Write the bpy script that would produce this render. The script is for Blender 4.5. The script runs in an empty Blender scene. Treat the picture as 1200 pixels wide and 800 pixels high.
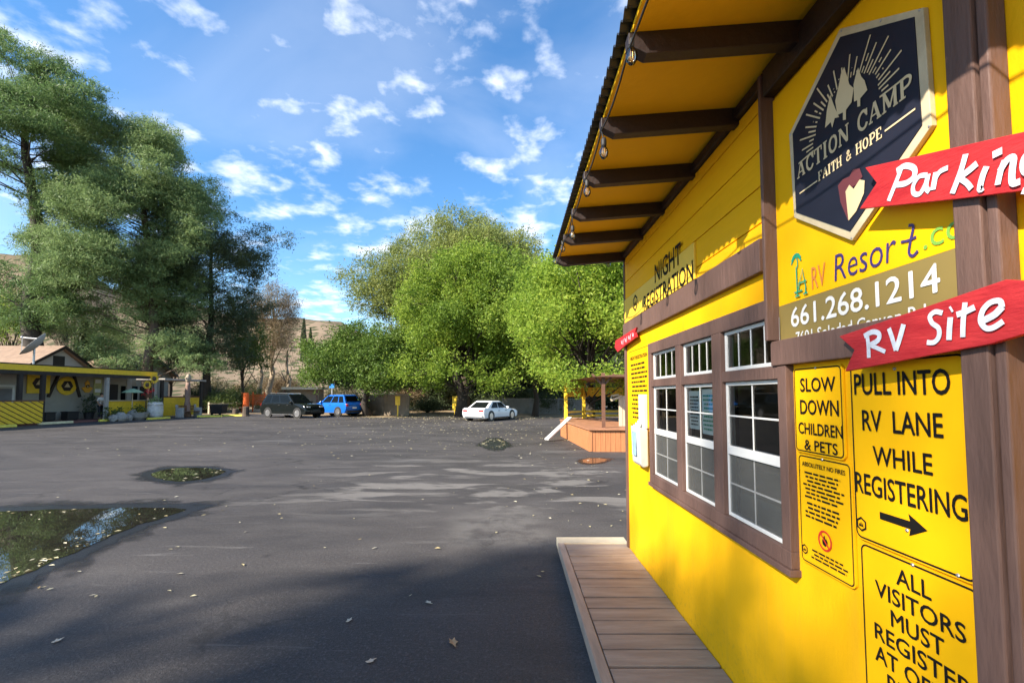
import bpy, bmesh, math, random
import numpy as np
from mathutils import Vector, Matrix
R = math.radians
random.seed(7); rng = np.random.default_rng(7)
sc = bpy.context.scene
COL = sc.collection

# ------------------------------------------------------------ camera, sky, sun, exposure
EYE = 1.71; F = 540.0; PX, PY = 600.0, 434.0; PITCH = math.atan(29.0 / F)
cam = bpy.data.objects.new('camera', bpy.data.cameras.new('camera')); COL.objects.link(cam)
cam.location = (0, 0, EYE); cam.rotation_euler = (R(90) + PITCH, 0, 0)
cam.data.sensor_width = 36; cam.data.lens = F / 1200 * 36
cam.data.shift_y = (PY - 400) / 1200
cam.data.clip_start = 0.05; cam.data.clip_end = 5000
sc.camera = cam

SUN_EL = R(34); SUN_AZ = math.atan2(-0.78, -0.62)          # clockwise from +Y
SUN = Vector((math.sin(SUN_AZ) * math.cos(SUN_EL), math.cos(SUN_AZ) * math.cos(SUN_EL), math.sin(SUN_EL)))
sun = bpy.data.objects.new('sun', bpy.data.lights.new('sun', 'SUN')); COL.objects.link(sun)
sun.data.energy = 4.7; sun.data.angle = R(0.55); sun.data.color = (1.0, 0.90, 0.76)
sun.rotation_euler = (-SUN).to_track_quat('-Z', 'Y').to_euler(); sun.location = SUN * 60

w = bpy.data.worlds.new('World'); sc.world = w; w.use_nodes = True
nt = w.node_tree; nt.nodes.clear()
def wn(t, **k):
    n = nt.nodes.new(t)
    for a, b in k.items(): setattr(n, a, b)
    return n
out = wn('ShaderNodeOutputWorld'); bg = wn('ShaderNodeBackground'); bg.inputs[1].default_value = 0.105
sky = wn('ShaderNodeTexSky', sky_type='NISHITA', sun_disc=False, sun_elevation=SUN_EL, sun_rotation=SUN_AZ,
         air_density=1.15, dust_density=0.25, ozone_density=3.0, altitude=600)
hs = wn('ShaderNodeHueSaturation'); hs.inputs['Saturation'].default_value = 1.22; hs.inputs['Value'].default_value = 1.0
nt.links.new(sky.outputs[0], hs.inputs['Color'])
tc = wn('ShaderNodeTexCoord'); sep = wn('ShaderNodeSeparateXYZ'); nt.links.new(tc.outputs['Generated'], sep.inputs[0])
mx = wn('ShaderNodeMath', operation='MAXIMUM'); mx.inputs[1].default_value = 0.03; nt.links.new(sep.outputs[2], mx.inputs[0])
ad = wn('ShaderNodeMath', operation='ADD'); ad.inputs[1].default_value = 0.12; nt.links.new(mx.outputs[0], ad.inputs[0])
dx = wn('ShaderNodeMath', operation='DIVIDE'); nt.links.new(sep.outputs[0], dx.inputs[0]); nt.links.new(ad.outputs[0], dx.inputs[1])
dy = wn('ShaderNodeMath', operation='DIVIDE'); nt.links.new(sep.outputs[1], dy.inputs[0]); nt.links.new(ad.outputs[0], dy.inputs[1])
cmb = wn('ShaderNodeCombineXYZ'); nt.links.new(dx.outputs[0], cmb.inputs[0]); nt.links.new(dy.outputs[0], cmb.inputs[1])
cmb.inputs[2].default_value = 3.7
n1 = wn('ShaderNodeTexNoise'); n1.inputs['Scale'].default_value = 7.5; n1.inputs['Detail'].default_value = 8; n1.inputs['Roughness'].default_value = 0.53
n1.inputs['Distortion'].default_value = 0.15
n2 = wn('ShaderNodeTexNoise'); n2.inputs['Scale'].default_value = 1.5; n2.inputs['Detail'].default_value = 3
nt.links.new(cmb.outputs[0], n1.inputs['Vector']); nt.links.new(cmb.outputs[0], n2.inputs['Vector'])
mm = wn('ShaderNodeMath', operation='MULTIPLY_ADD'); mm.inputs[1].default_value = 0.55; nt.links.new(n2.outputs[0], mm.inputs[0]); nt.links.new(n1.outputs[0], mm.inputs[2])
mr = wn('ShaderNodeMapRange'); mr.interpolation_type = 'SMOOTHSTEP'
mr.inputs['From Min'].default_value = 0.74; mr.inputs['From Max'].default_value = 1.10; mr.inputs['To Max'].default_value = 0.9
nt.links.new(mm.outputs[0], mr.inputs['Value'])
n4 = wn('ShaderNodeTexNoise'); n4.inputs['Scale'].default_value = 1.1; n4.inputs['Detail'].default_value = 6; n4.inputs['Distortion'].default_value = .8; nt.links.new(cmb.outputs[0], n4.inputs['Vector'])
veil = wn('ShaderNodeMapRange'); veil.interpolation_type = 'SMOOTHSTEP'; veil.inputs['From Min'].default_value = .42; veil.inputs['From Max'].default_value = .72; veil.inputs['To Max'].default_value = .14
nt.links.new(n4.outputs[0], veil.inputs['Value'])
both = wn('ShaderNodeMath', operation='MAXIMUM'); nt.links.new(mr.outputs[0], both.inputs[0]); nt.links.new(veil.outputs[0], both.inputs[1])
mix = wn('ShaderNodeMix', data_type='RGBA'); mix.inputs[7].default_value = (5.6, 5.8, 6.2, 1)
nt.links.new(both.outputs[0], mix.inputs[0]); nt.links.new(hs.outputs[0], mix.inputs[6])
nt.links.new(mix.outputs[2], bg.inputs[0]); nt.links.new(bg.outputs[0], out.inputs[0])

sc.view_settings.view_transform = 'Standard'; sc.view_settings.look = 'None'
sc.view_settings.gamma = 1; sc.view_settings.use_curve_mapping = False
sc.view_settings.exposure = 1.42
sc.cycles.max_bounces = 8; sc.cycles.transparent_max_bounces = 16
sc.cycles.use_denoising = True

# ------------------------------------------------------------ survey helpers (where a sighted point stands in the world)
CP, SP = math.cos(PITCH), math.sin(PITCH)
def ray(u, v):
    cx = (u - PX) / F; cy = (PY - v) / F
    return Vector((cx, CP - cy * SP, SP + cy * CP))
def on_x(u, v, x): d = ray(u, v); t = x / d.x; return Vector((x, d.y * t, EYE + d.z * t))
def on_y(u, v, y): d = ray(u, v); t = y / d.y; return Vector((d.x * t, y, EYE + d.z * t))
def on_z(u, v, z=0.0): d = ray(u, v); t = (z - EYE) / d.z; return Vector((d.x * t, d.y * t, z))

# ------------------------------------------------------------ materials
def mat(name, c, rough=0.6, var=0.12, scale=4.0, bump=0.0, bscale=None, metal=0.0, spec=0.5, coat=0.0, stretch=(1, 1, 1), c2=None, detail=5):
    m = bpy.data.materials.new(name); m.use_nodes = True
    t = m.node_tree; b = t.nodes['Principled BSDF']
    b.inputs['Roughness'].default_value = rough; b.inputs['Metallic'].default_value = metal
    b.inputs['Specular IOR Level'].default_value = spec
    if coat: b.inputs['Coat Weight'].default_value = coat; b.inputs['Coat Roughness'].default_value = 0.05
    tcn = t.nodes.new('ShaderNodeTexCoord'); mp = t.nodes.new('ShaderNodeMapping'); mp.inputs['Scale'].default_value = stretch
    t.links.new(tcn.outputs['Object'], mp.inputs[0])
    n = t.nodes.new('ShaderNodeTexNoise'); n.inputs['Scale'].default_value = scale; n.inputs['Detail'].default_value = detail
    n.inputs['Roughness'].default_value = 0.6
    t.links.new(mp.outputs[0], n.inputs['Vector'])
    r = t.nodes.new('ShaderNodeValToRGB'); r.color_ramp.elements[0].position = 0.3; r.color_ramp.elements[1].position = 0.7
    lo = [x * (1 - var) for x in c]; hi = [min(1, x * (1 + var)) for x in (c2 or c)]
    r.color_ramp.elements[0].color = (*lo, 1); r.color_ramp.elements[1].color = (*hi, 1)
    t.links.new(n.outputs[0], r.inputs[0]); t.links.new(r.outputs[0], b.inputs['Base Color'])
    if bump:
        n3 = t.nodes.new('ShaderNodeTexNoise'); n3.inputs['Scale'].default_value = bscale or scale * 6; n3.inputs['Detail'].default_value = 4
        t.links.new(mp.outputs[0], n3.inputs['Vector'])
        bp = t.nodes.new('ShaderNodeBump'); bp.inputs['Strength'].default_value = bump; bp.inputs['Distance'].default_value = 0.02
        t.links.new(n3.outputs[0], bp.inputs['Height']); t.links.new(bp.outputs[0], b.inputs['Normal'])
    return m

YEL = (0.80, 0.40, 0.004)
m_wall = mat('yellow_paint', YEL, 0.55, 0.07, 1.3, 0.10, 60, stretch=(1, 1, .45), c2=(0.83, 0.425, 0.008), spec=.07)
def soil(m):
    t = m.node_tree; b = t.nodes['Principled BSDF']; src = b.inputs['Base Color'].links[0].from_socket
    tcn = t.nodes.new('ShaderNodeTexCoord'); sp = t.nodes.new('ShaderNodeSeparateXYZ'); t.links.new(tcn.outputs['Object'], sp.inputs[0])
    h = t.nodes.new('ShaderNodeMapRange'); h.inputs['From Min'].default_value = .55; h.inputs['From Max'].default_value = .08; t.links.new(sp.outputs[2], h.inputs['Value'])
    n = t.nodes.new('ShaderNodeTexNoise'); n.inputs['Scale'].default_value = 26; n.inputs['Detail'].default_value = 8; n.inputs['Roughness'].default_value = .7; t.links.new(tcn.outputs['Object'], n.inputs['Vector'])
    a = t.nodes.new('ShaderNodeMapRange'); a.inputs['From Min'].default_value = .52; a.inputs['From Max'].default_value = .72; t.links.new(n.outputs[0], a.inputs['Value'])
    k = t.nodes.new('ShaderNodeMath'); k.operation = 'MULTIPLY'; t.links.new(h.outputs[0], k.inputs[0]); t.links.new(a.outputs[0], k.inputs[1])
    mp = t.nodes.new('ShaderNodeMapping'); mp.inputs['Scale'].default_value = (1, 7, .35); t.links.new(tcn.outputs['Object'], mp.inputs[0])
    n2_ = t.nodes.new('ShaderNodeTexNoise'); n2_.inputs['Scale'].default_value = 2.2; n2_.inputs['Detail'].default_value = 6; t.links.new(mp.outputs[0], n2_.inputs['Vector'])
    a2 = t.nodes.new('ShaderNodeMapRange'); a2.inputs['From Min'].default_value = .55; a2.inputs['From Max'].default_value = .78; a2.inputs['To Max'].default_value = .22; t.links.new(n2_.outputs[0], a2.inputs['Value'])
    mxk = t.nodes.new('ShaderNodeMath'); mxk.operation = 'MAXIMUM'; t.links.new(k.outputs[0], mxk.inputs[0]); t.links.new(a2.outputs[0], mxk.inputs[1])
    sc_ = t.nodes.new('ShaderNodeMath'); sc_.operation = 'MULTIPLY'; sc_.inputs[1].default_value = .6; t.links.new(mxk.outputs[0], sc_.inputs[0])
    mx_ = t.nodes.new('ShaderNodeMix'); mx_.data_type = 'RGBA'; mx_.inputs[7].default_value = (.34, .19, .04, 1)
    t.links.new(sc_.outputs[0], mx_.inputs[0]); t.links.new(src, mx_.inputs[6]); t.links.new(mx_.outputs[2], b.inputs['Base Color'])
soil(m_wall)
m_siding = mat('yellow_board_paint', (0.80, 0.42, 0.008), 0.5, 0.09, 1.5, 0.15, 30, stretch=(1, .25, 2), spec=.07)
m_soffit = mat('amber_soffit_paint', (0.90, 0.53, 0.012), 0.6, 0.10, 1.0, 0.1, 25, spec=.2)
m_trim = mat('brown_trim_paint', (0.120, 0.070, 0.056), 0.6, 0.22, 4, 0.4, 30, stretch=(1, 1, .22), spec=.3)
m_dark = mat('dark_brown_timber', (0.022, 0.012, 0.010), 0.55, 0.25, 4, 0.25, 30)
m_sign = mat('yellow_sign_enamel', (0.82, 0.43, 0.005), 0.5, 0.06, 2.5, spec=.07)
m_black = mat('black_ink', (0.010, 0.009, 0.008), 0.6, 0.1, spec=0.12)
m_white = mat('white_paint', (0.64, 0.64, 0.62), 0.45, 0.05)
m_letter = mat('chalk_white_brush_paint', (0.55, 0.58, 0.64), 0.7, 0.2, 30)
m_red = mat('red_board_paint', (0.37, 0.014, 0.02), 0.6, 0.12, 5, 0.2, 30, c2=(0.43, 0.028, 0.03), stretch=(1, 1, 5), spec=.3)
m_tan = mat('tan_ink', (0.62, 0.50, 0.29), 0.5, 0.05)
m_tanborder = mat('tan_board', (0.50, 0.42, 0.27), 0.6, 0.18, 9)
m_navy = mat('navy_board', (0.012, 0.014, 0.026), 0.5, 0.2, 3, spec=0.25)
m_maroon = mat('maroon_ink', (0.13, 0.03, 0.035), 0.5, 0.1)
m_green = mat('green_ink', (0.012, 0.30, 0.16), 0.5, 0.1)
m_green2 = mat('leaf_green_ink', (0.16, 0.36, 0.05), 0.5, 0.1)
m_orange = mat('orange_ink', (0.62, 0.21, 0.04), 0.5, 0.1)
m_blueink = mat('navy_ink', (0.04, 0.025, 0.13), 0.5, 0.1)
m_olive = mat('olive_print', (0.22, 0.16, 0.045), 0.45, 0.06, 2)
m_deck = mat('weathered_deck_wood', (0.30, 0.215, 0.155), 0.8, 0.14, 2.2, 0.4, 14, c2=(0.37, 0.285, 0.215), stretch=(.9, 7, 1))
m_deckedge = mat('weathered_edge_wood', (0.36, 0.27, 0.205), 0.7, 0.2, 3, 0.3, 20, stretch=(9, 1, 1))
m_pale = mat('bare_pale_wood', (0.52, 0.44, 0.31), 0.7, 0.12, 4, 0.2, 20)
m_roofmetal = mat('dark_roof_metal', (0.03, 0.032, 0.035), 0.4, 0.2, 3, metal=0.3)
m_inside = mat('interior_panelling', (0.28, 0.22, 0.16), 0.7, 0.3, 2, stretch=(1, 6, .6))
m_vinyl = mat('white_vinyl_frame', (0.60, 0.60, 0.58), 0.35, 0.04)
m_paper = mat('paper', (0.80, 0.80, 0.76), 0.8, 0.05)
m_metal = mat('galvanised_metal', (0.45, 0.45, 0.46), 0.4, 0.1, metal=0.8)
m_redwood = mat('redwood_boards', (0.44, 0.17, 0.065), 0.6, 0.18, 3, 0.2, 20, stretch=(5, 5, .5))
m_yelpost = mat('yellow_post_paint', (0.78, 0.52, 0.03), 0.5, 0.12, 6)
m_brownpost = mat('brown_post_timber', (0.13, 0.06, 0.035), 0.6, 0.2, 6)
m_rubber = mat('tyre_rubber', (0.012, 0.012, 0.012), 0.8, 0.2)
m_rim = mat('alloy_rim', (0.55, 0.55, 0.56), 0.3, 0.05, metal=0.9)
m_tail = mat('red_tail_lens', (0.45, 0.01, 0.01), 0.2, 0.05)
m_head = mat('clear_head_lens', (0.6, 0.62, 0.64), 0.1, 0.05, metal=0.4)
m_glassdark = mat('tinted_car_glass', (0.006, 0.008, 0.009), 0.08, 0.1, spec=0.08)
m_plastic = mat('black_plastic', (0.02, 0.02, 0.02), 0.6, 0.1)
m_concrete = mat('concrete', (0.34, 0.32, 0.29), 0.85, 0.15, 3, 0.3, 20)
m_yelconc = mat('yellow_painted_concrete', (0.72, 0.60, 0.08), 0.75, 0.2, 7, 0.2, 20)
m_creamconc = mat('faded_cream_concrete', (0.66, 0.58, 0.34), 0.75, 0.2, 7, 0.2, 20)
m_stucco = mat('grey_green_stucco', (0.33, 0.31, 0.25), 0.85, 0.08, 2, 0.2, 40)
m_stuccolight = mat('pale_stucco', (0.40, 0.39, 0.36), 0.85, 0.06, 2, 0.2, 40)
m_shingle = mat('tan_roof_shingle', (0.25, 0.17, 0.12), 0.9, 0.2, 2.5, 0.4, 20)
m_porch = mat('red_porch_floor', (0.17, 0.07, 0.06), 0.7, 0.2, 2)
m_bark = mat('bark', (0.085, 0.062, 0.045), 0.9, 0.35, 3, 0.8, 9, stretch=(1, 1, .25))
m_darkbark = mat('dark_bark', (0.035, 0.028, 0.022), 0.9, 0.35, 3, 0.8, 9, stretch=(1, 1, .25))
m_palebark = mat('pale_dead_bark', (0.34, 0.27, 0.19), 0.9, 0.25, 3, 0.6, 9, stretch=(1, 1, .25))
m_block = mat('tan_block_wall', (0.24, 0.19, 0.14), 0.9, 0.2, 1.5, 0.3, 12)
m_greywall = mat('grey_wall', (0.20, 0.20, 0.20), 0.9, 0.2, 1.5)
m_orangenet = mat('orange_safety_mesh', (0.75, 0.13, 0.02), 0.7, 0.2, 3)
m_skin = mat('skin', (0.42, 0.24, 0.16), 0.6, 0.05)
m_hair = mat('dark_hair', (0.02, 0.015, 0.012), 0.7, 0.2)
m_denim = mat('dark_trousers', (0.02, 0.022, 0.03), 0.8, 0.2)
m_rock = mat('grey_rock', (0.30, 0.28, 0.25), 0.9, 0.3, 3, 0.5, 8)
m_flower = mat('red_petals', (0.55, 0.03, 0.03), 0.7, 0.2)

def glass_mat(name, tint, refl):
    m = bpy.data.materials.new(name); m.use_nodes = True; t = m.node_tree; t.nodes.clear()
    o = t.nodes.new('ShaderNodeOutputMaterial'); mx_ = t.nodes.new('ShaderNodeMixShader')
    tr = t.nodes.new('ShaderNodeBsdfTransparent'); tr.inputs[0].default_value = (*tint, 1)
    gl = t.nodes.new('ShaderNodeBsdfGlossy'); gl.inputs['Roughness'].default_value = 0.015
    fr = t.nodes.new('ShaderNodeFresnel'); fr.inputs[0].default_value = 1.45
    mu = t.nodes.new('ShaderNodeMath'); mu.operation = 'MULTIPLY_ADD'; mu.inputs[1].default_value = 1.0; mu.inputs[2].default_value = refl
    mu.use_clamp = True
    n = t.nodes.new('ShaderNodeTexNoise'); n.inputs['Scale'].default_value = 2.0
    tcn = t.nodes.new('ShaderNodeTexCoord'); t.links.new(tcn.outputs['Object'], n.inputs['Vector'])
    bp = t.nodes.new('ShaderNodeBump'); bp.inputs['Strength'].default_value = 0.04; bp.inputs['Distance'].default_value = 0.01
    t.links.new(n.outputs[0], bp.inputs['Height']); t.links.new(bp.outputs[0], gl.inputs['Normal'])
    t.links.new(fr.outputs[0], mu.inputs[0]); t.links.new(mu.outputs[0], mx_.inputs[0])
    t.links.new(tr.outputs[0], mx_.inputs[1]); t.links.new(gl.outputs[0], mx_.inputs[2]); t.links.new(mx_.outputs[0], o.inputs[0])
    return m
m_glass = glass_mat('window_glass', (0.78, 0.81, 0.78), 0.03)
m_bulb = glass_mat('clear_bulb_glass', (0.95, 0.92, 0.84), 0.10)
m_filament = mat('brass_filament', (0.8, 0.5, 0.15), 0.3, 0.05, metal=0.6)

def screen_mat():
    m = bpy.data.materials.new('insect_screen_mesh'); m.use_nodes = True; t = m.node_tree; t.nodes.clear()
    o = t.nodes.new('ShaderNodeOutputMaterial'); mx_ = t.nodes.new('ShaderNodeMixShader'); mx_.inputs[0].default_value = 0.42
    tr = t.nodes.new('ShaderNodeBsdfTransparent'); df = t.nodes.new('ShaderNodeBsdfDiffuse'); df.inputs[0].default_value = (0.16, 0.16, 0.15, 1)
    n = t.nodes.new('ShaderNodeTexNoise'); n.inputs['Scale'].default_value = 6
    mr_ = t.nodes.new('ShaderNodeMapRange'); mr_.inputs['To Min'].default_value = 0.34; mr_.inputs['To Max'].default_value = 0.5
    t.links.new(n.outputs[0], mr_.inputs['Value']); t.links.new(mr_.outputs[0], mx_.inputs[0])
    t.links.new(tr.outputs[0], mx_.inputs[1]); t.links.new(df.outputs[0], mx_.inputs[2]); t.links.new(mx_.outputs[0], o.inputs[0])
    return m
m_screen = screen_mat()

def leaf_mat(name, cols, trans=0.35, nscale=0.35, rough=0.5):
    m = bpy.data.materials.new(name); m.use_nodes = True; t = m.node_tree; t.nodes.clear()
    o = t.nodes.new('ShaderNodeOutputMaterial')
    at = t.nodes.new('ShaderNodeAttribute'); at.attribute_name = 'rnd'
    tcn = t.nodes.new('ShaderNodeTexCoord'); n = t.nodes.new('ShaderNodeTexNoise'); n.inputs['Scale'].default_value = nscale; n.inputs['Detail'].default_value = 3
    t.links.new(tcn.outputs['Object'], n.inputs['Vector'])
    mr_ = t.nodes.new('ShaderNodeMapRange'); mr_.inputs['From Min'].default_value = 0.3; mr_.inputs['From Max'].default_value = 0.7
    t.links.new(n.outputs[0], mr_.inputs['Value'])
    av = t.nodes.new('ShaderNodeMath'); av.operation = 'MULTIPLY_ADD'; av.inputs[1].default_value = 0.55
    sb = t.nodes.new('ShaderNodeMath'); sb.operation = 'MULTIPLY'; sb.inputs[1].default_value = 0.5
    t.links.new(mr_.outputs[0], sb.inputs[0]); t.links.new(at.outputs['Fac'], av.inputs[0]); t.links.new(sb.outputs[0], av.inputs[2])
    r = t.nodes.new('ShaderNodeValToRGB'); k = len(cols)
    while len(r.color_ramp.elements) < k: r.color_ramp.elements.new(0.5)
    for i, c in enumerate(cols): r.color_ramp.elements[i].position = i / (k - 1); r.color_ramp.elements[i].color = (*c, 1)
    t.links.new(av.outputs[0], r.inputs[0])
    df = t.nodes.new('ShaderNodeBsdfPrincipled'); df.inputs['Roughness'].default_value = rough; df.inputs['Specular IOR Level'].default_value = 0.25
    tl = t.nodes.new('ShaderNodeBsdfTranslucent'); mx_ = t.nodes.new('ShaderNodeMixShader'); mx_.inputs[0].default_value = trans
    t.links.new(r.outputs[0], df.inputs['Base Color']); t.links.new(r.outputs[0], tl.inputs[0])
    t.links.new(df.outputs[0], mx_.inputs[1]); t.links.new(tl.outputs[0], mx_.inputs[2]); t.links.new(mx_.outputs[0], o.inputs[0])
    return m
l_pine = leaf_mat('blue_green_needles', [(0.065, 0.12, 0.045), (0.125, 0.21, 0.07), (0.23, 0.32, 0.115)], 0.42)
l_pine2 = leaf_mat('grey_green_needles', [(0.10, 0.16, 0.06), (0.19, 0.275, 0.105), (0.31, 0.40, 0.17)], 0.45)
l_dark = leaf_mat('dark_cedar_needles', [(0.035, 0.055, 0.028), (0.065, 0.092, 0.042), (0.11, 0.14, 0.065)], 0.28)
l_willow = leaf_mat('pale_olive_leaves', [(0.13, 0.175, 0.045), (0.21, 0.255, 0.07), (0.36, 0.39, 0.12)], 0.48)
l_green = leaf_mat('bright_green_leaves', [(0.09, 0.155, 0.025), (0.18, 0.28, 0.036), (0.38, 0.47, 0.07)], 0.55)
l_lime = leaf_mat('yellow_green_leaves', [(0.13, 0.23, 0.028), (0.25, 0.37, 0.045), (0.44, 0.52, 0.08)], 0.58)
l_deep = leaf_mat('deep_green_leaves', [(0.055, 0.105, 0.02), (0.10, 0.17, 0.03), (0.17, 0.24, 0.04)], 0.38)
l_brown = leaf_mat('brown_dead_foliage', [(0.12, 0.085, 0.05), (0.21, 0.15, 0.085), (0.20, 0.18, 0.08)], 0.3)
l_shrub = leaf_mat('shrub_leaves', [(0.05, 0.08, 0.02), (0.09, 0.13, 0.03), (0.16, 0.19, 0.06)], 0.3, 1.2)
l_fall = leaf_mat('fallen_leaf', [(0.28, 0.18, 0.06), (0.50, 0.45, 0.26), (0.66, 0.62, 0.50)], 0.1, 3)

# ------------------------------------------------------------ mesh helpers
class MB:
    def __init__(s): s.v = []; s.f = []
    def add(s, vs, fs):
        o = len(s.v); s.v += [Vector(p) for p in vs]; s.f += [[i + o for i in f] for f in fs]; return s
    def box(s, lo, hi, M=None):
        x0, y0, z0 = lo; x1, y1, z1 = hi
        vs = [Vector(p) for p in ((x0,y0,z0),(x1,y0,z0),(x1,y1,z0),(x0,y1,z0),(x0,y0,z1),(x1,y0,z1),(x1,y1,z1),(x0,y1,z1))]
        if M is not None: vs = [M @ p for p in vs]
        return s.add(vs, [(0,3,2,1),(4,5,6,7),(0,1,5,4),(1,2,6,5),(2,3,7,6),(3,0,4,7)])
    def beam(s, a, b, w, h, up=(0, 0, 1)):
        a, b = Vector(a), Vector(b); d = (b - a).normalized(); up = Vector(up)
        sd = d.cross(up)
        if sd.length < 1e-4: sd = d.cross(Vector((1, 0, 0)))
        sd.normalize(); u2 = sd.cross(d)
        vs = []
        for p in (a, b):
            for i, j in ((-1,-1),(1,-1),(1,1),(-1,1)): vs.append(p + sd * (w/2*i) + u2 * (h/2*j))
        return s.add(vs, [(3,2,1,0),(4,5,6,7),(0,1,5,4),(1,2,6,5),(2,3,7,6),(3,0,4,7)])
    def prism(s, pts, ax, a, b):
        """pts: outline in the two other axes, extruded along axis ax from a to b"""
        def P(p, t):
            q = [0, 0, 0]; k = [i for i in range(3) if i != ax]; q[k[0]], q[k[1]] = p; q[ax] = t; return q
        n = len(pts)
        return s.add([P(p, a) for p in pts] + [P(p, b) for p in pts],
                     [list(range(n))[::-1], list(range(n, 2*n))] + [(i, (i+1) % n, n + (i+1) % n, n + i) for i in range(n)])
    def tube(s, pts, rad, n=8, cap=True):
        pts = [Vector(p) for p in pts]; vs = []; fs = []
        if not hasattr(rad, '__len__'): rad = [rad] * len(pts)
        ref = Vector((0.3, 0.2, 1)).normalized()
        for i, p in enumerate(pts):
            d = (pts[min(i+1, len(pts)-1)] - pts[max(i-1, 0)]).normalized()
            r_ = ref if abs(d.dot(ref)) < .95 else Vector((1, 0, 0))
            a = d.cross(r_).normalized(); b = d.cross(a)
            for k in range(n):
                t = 2*math.pi*k/n; vs.append(p + (a*math.cos(t) + b*math.sin(t)) * rad[i])
        for i in range(len(pts)-1):
            for k in range(n): fs.append((i*n+k, i*n+(k+1) % n, (i+1)*n+(k+1) % n, (i+1)*n+k))
        if cap: fs += [list(range(n))[::-1], list(range((len(pts)-1)*n, len(pts)*n))]
        return s.add(vs, fs)
    def lathe(s, prof, n=16, M=None):
        """prof: (radius, z) pairs about local z"""
        vs = []; fs = []
        for r_, z in prof:
            for k in range(n):
                t = 2*math.pi*k/n; vs.append(Vector((r_*math.cos(t), r_*math.sin(t), z)))
        if M is not None: vs = [M @ p for p in vs]
        for i in range(len(prof)-1):
            for k in range(n): fs.append((i*n+k, i*n+(k+1) % n, (i+1)*n+(k+1) % n, (i+1)*n+k))
        if prof[0][0] > 1e-4: fs.append(list(range(n))[::-1])
        if prof[-1][0] > 1e-4: fs.append(list(range((len(prof)-1)*n, len(prof)*n)))
        return s.add(vs, fs)
    def ball(s, c, r_, n=10, m=6, jit=0.0, seed=0):
        rr = random.Random(seed); c = Vector(c)
        if not hasattr(r_, '__len__'): r_ = (r_, r_, r_)
        vs = [c + Vector((0, 0, -r_[2]))]; fs = []
        for i in range(1, m):
            ph = -math.pi/2 + math.pi*i/m
            for k in range(n):
                t = 2*math.pi*k/n; q = 1 + jit*rr.uniform(-1, 1)
                vs.append(c + Vector((r_[0]*math.cos(ph)*math.cos(t)*q, r_[1]*math.cos(ph)*math.sin(t)*q, r_[2]*math.sin(ph)*q)))
        vs.append(c + Vector((0, 0, r_[2])))
        for k in range(n): fs.append((0, 1+(k+1) % n, 1+k))
        for i in range(m-2):
            for k in range(n): fs.append((1+i*n+k, 1+i*n+(k+1) % n, 1+(i+1)*n+(k+1) % n, 1+(i+1)*n+k))
        L = len(vs)-1
        for k in range(n): fs.append((L, 1+(m-2)*n+k, 1+(m-2)*n+(k+1) % n))
        return s.add(vs, fs)

def obj(name, mb, m, parent=None, smooth=False, bevel=0, seg=2, world=True):
    """link one mesh; mb in world coordinates when world=True and the parent is an unrotated Empty"""
    off = Vector((0, 0, 0))
    if parent is not None and world:
        q = parent
        while q is not None: off += q.location; q = q.parent
    me = bpy.data.meshes.new(name); me.from_pydata([p - off for p in mb.v], [], mb.f); me.update()
    me.materials.append(m)
    if smooth:
        for p in me.polygons: p.use_smooth = True
    o = bpy.data.objects.new(name, me); COL.objects.link(o)
    if parent is not None: o.parent = parent
    if bevel:
        b = o.modifiers.new('bevel', 'BEVEL'); b.width = bevel; b.segments = seg; b.limit_method = 'ANGLE'; b.angle_limit = R(35)
        b.harden_normals = False
    return o
def thing(name, label, cat, loc=(0, 0, 0), rz=0, group=None):
    o = bpy.data.objects.new(name, None); COL.objects.link(o); o.location = loc; o.rotation_euler = (0, 0, rz)
    o.empty_display_size = 0.2
    o['label'] = label; o['category'] = cat
    if group: o['group'] = group
    return o
def tag(o, label, cat, group=None, kind=None):
    if kind: o['kind'] = kind
    if label: o['label'] = label
    if cat: o['category'] = cat
    if group: o['group'] = group
    return o
def solo(name, mb, m, label, cat, group=None, **k):
    """a thing that is one mesh, with its origin at its base"""
    lo = Vector((min(p.x for p in mb.v) + max(p.x for p in mb.v), min(p.y for p in mb.v) + max(p.y for p in mb.v), 0)) / 2
    lo.z = min(p.z for p in mb.v)
    mb.v = [p - lo for p in mb.v]
    o = obj(name, mb, m, None, **k); o.location = lo
    return tag(o, label, cat, group)
def struct(name, mb, m, label=None, **k):
    o = obj(name, mb, m, None, **k); o['kind'] = 'structure'
    return o
def dup(root, loc, rz=None, label=None):
    r_ = root.copy(); COL.objects.link(r_); r_.location = loc
    if rz is not None: r_.rotation_euler = (0, 0, rz)
    if label: r_['label'] = label
    for ch in list(root.children):
        c = ch.copy(); COL.objects.link(c); c.parent = r_
        for g in ch.children:
            d = g.copy(); COL.objects.link(d); d.parent = c
    return r_

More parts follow.
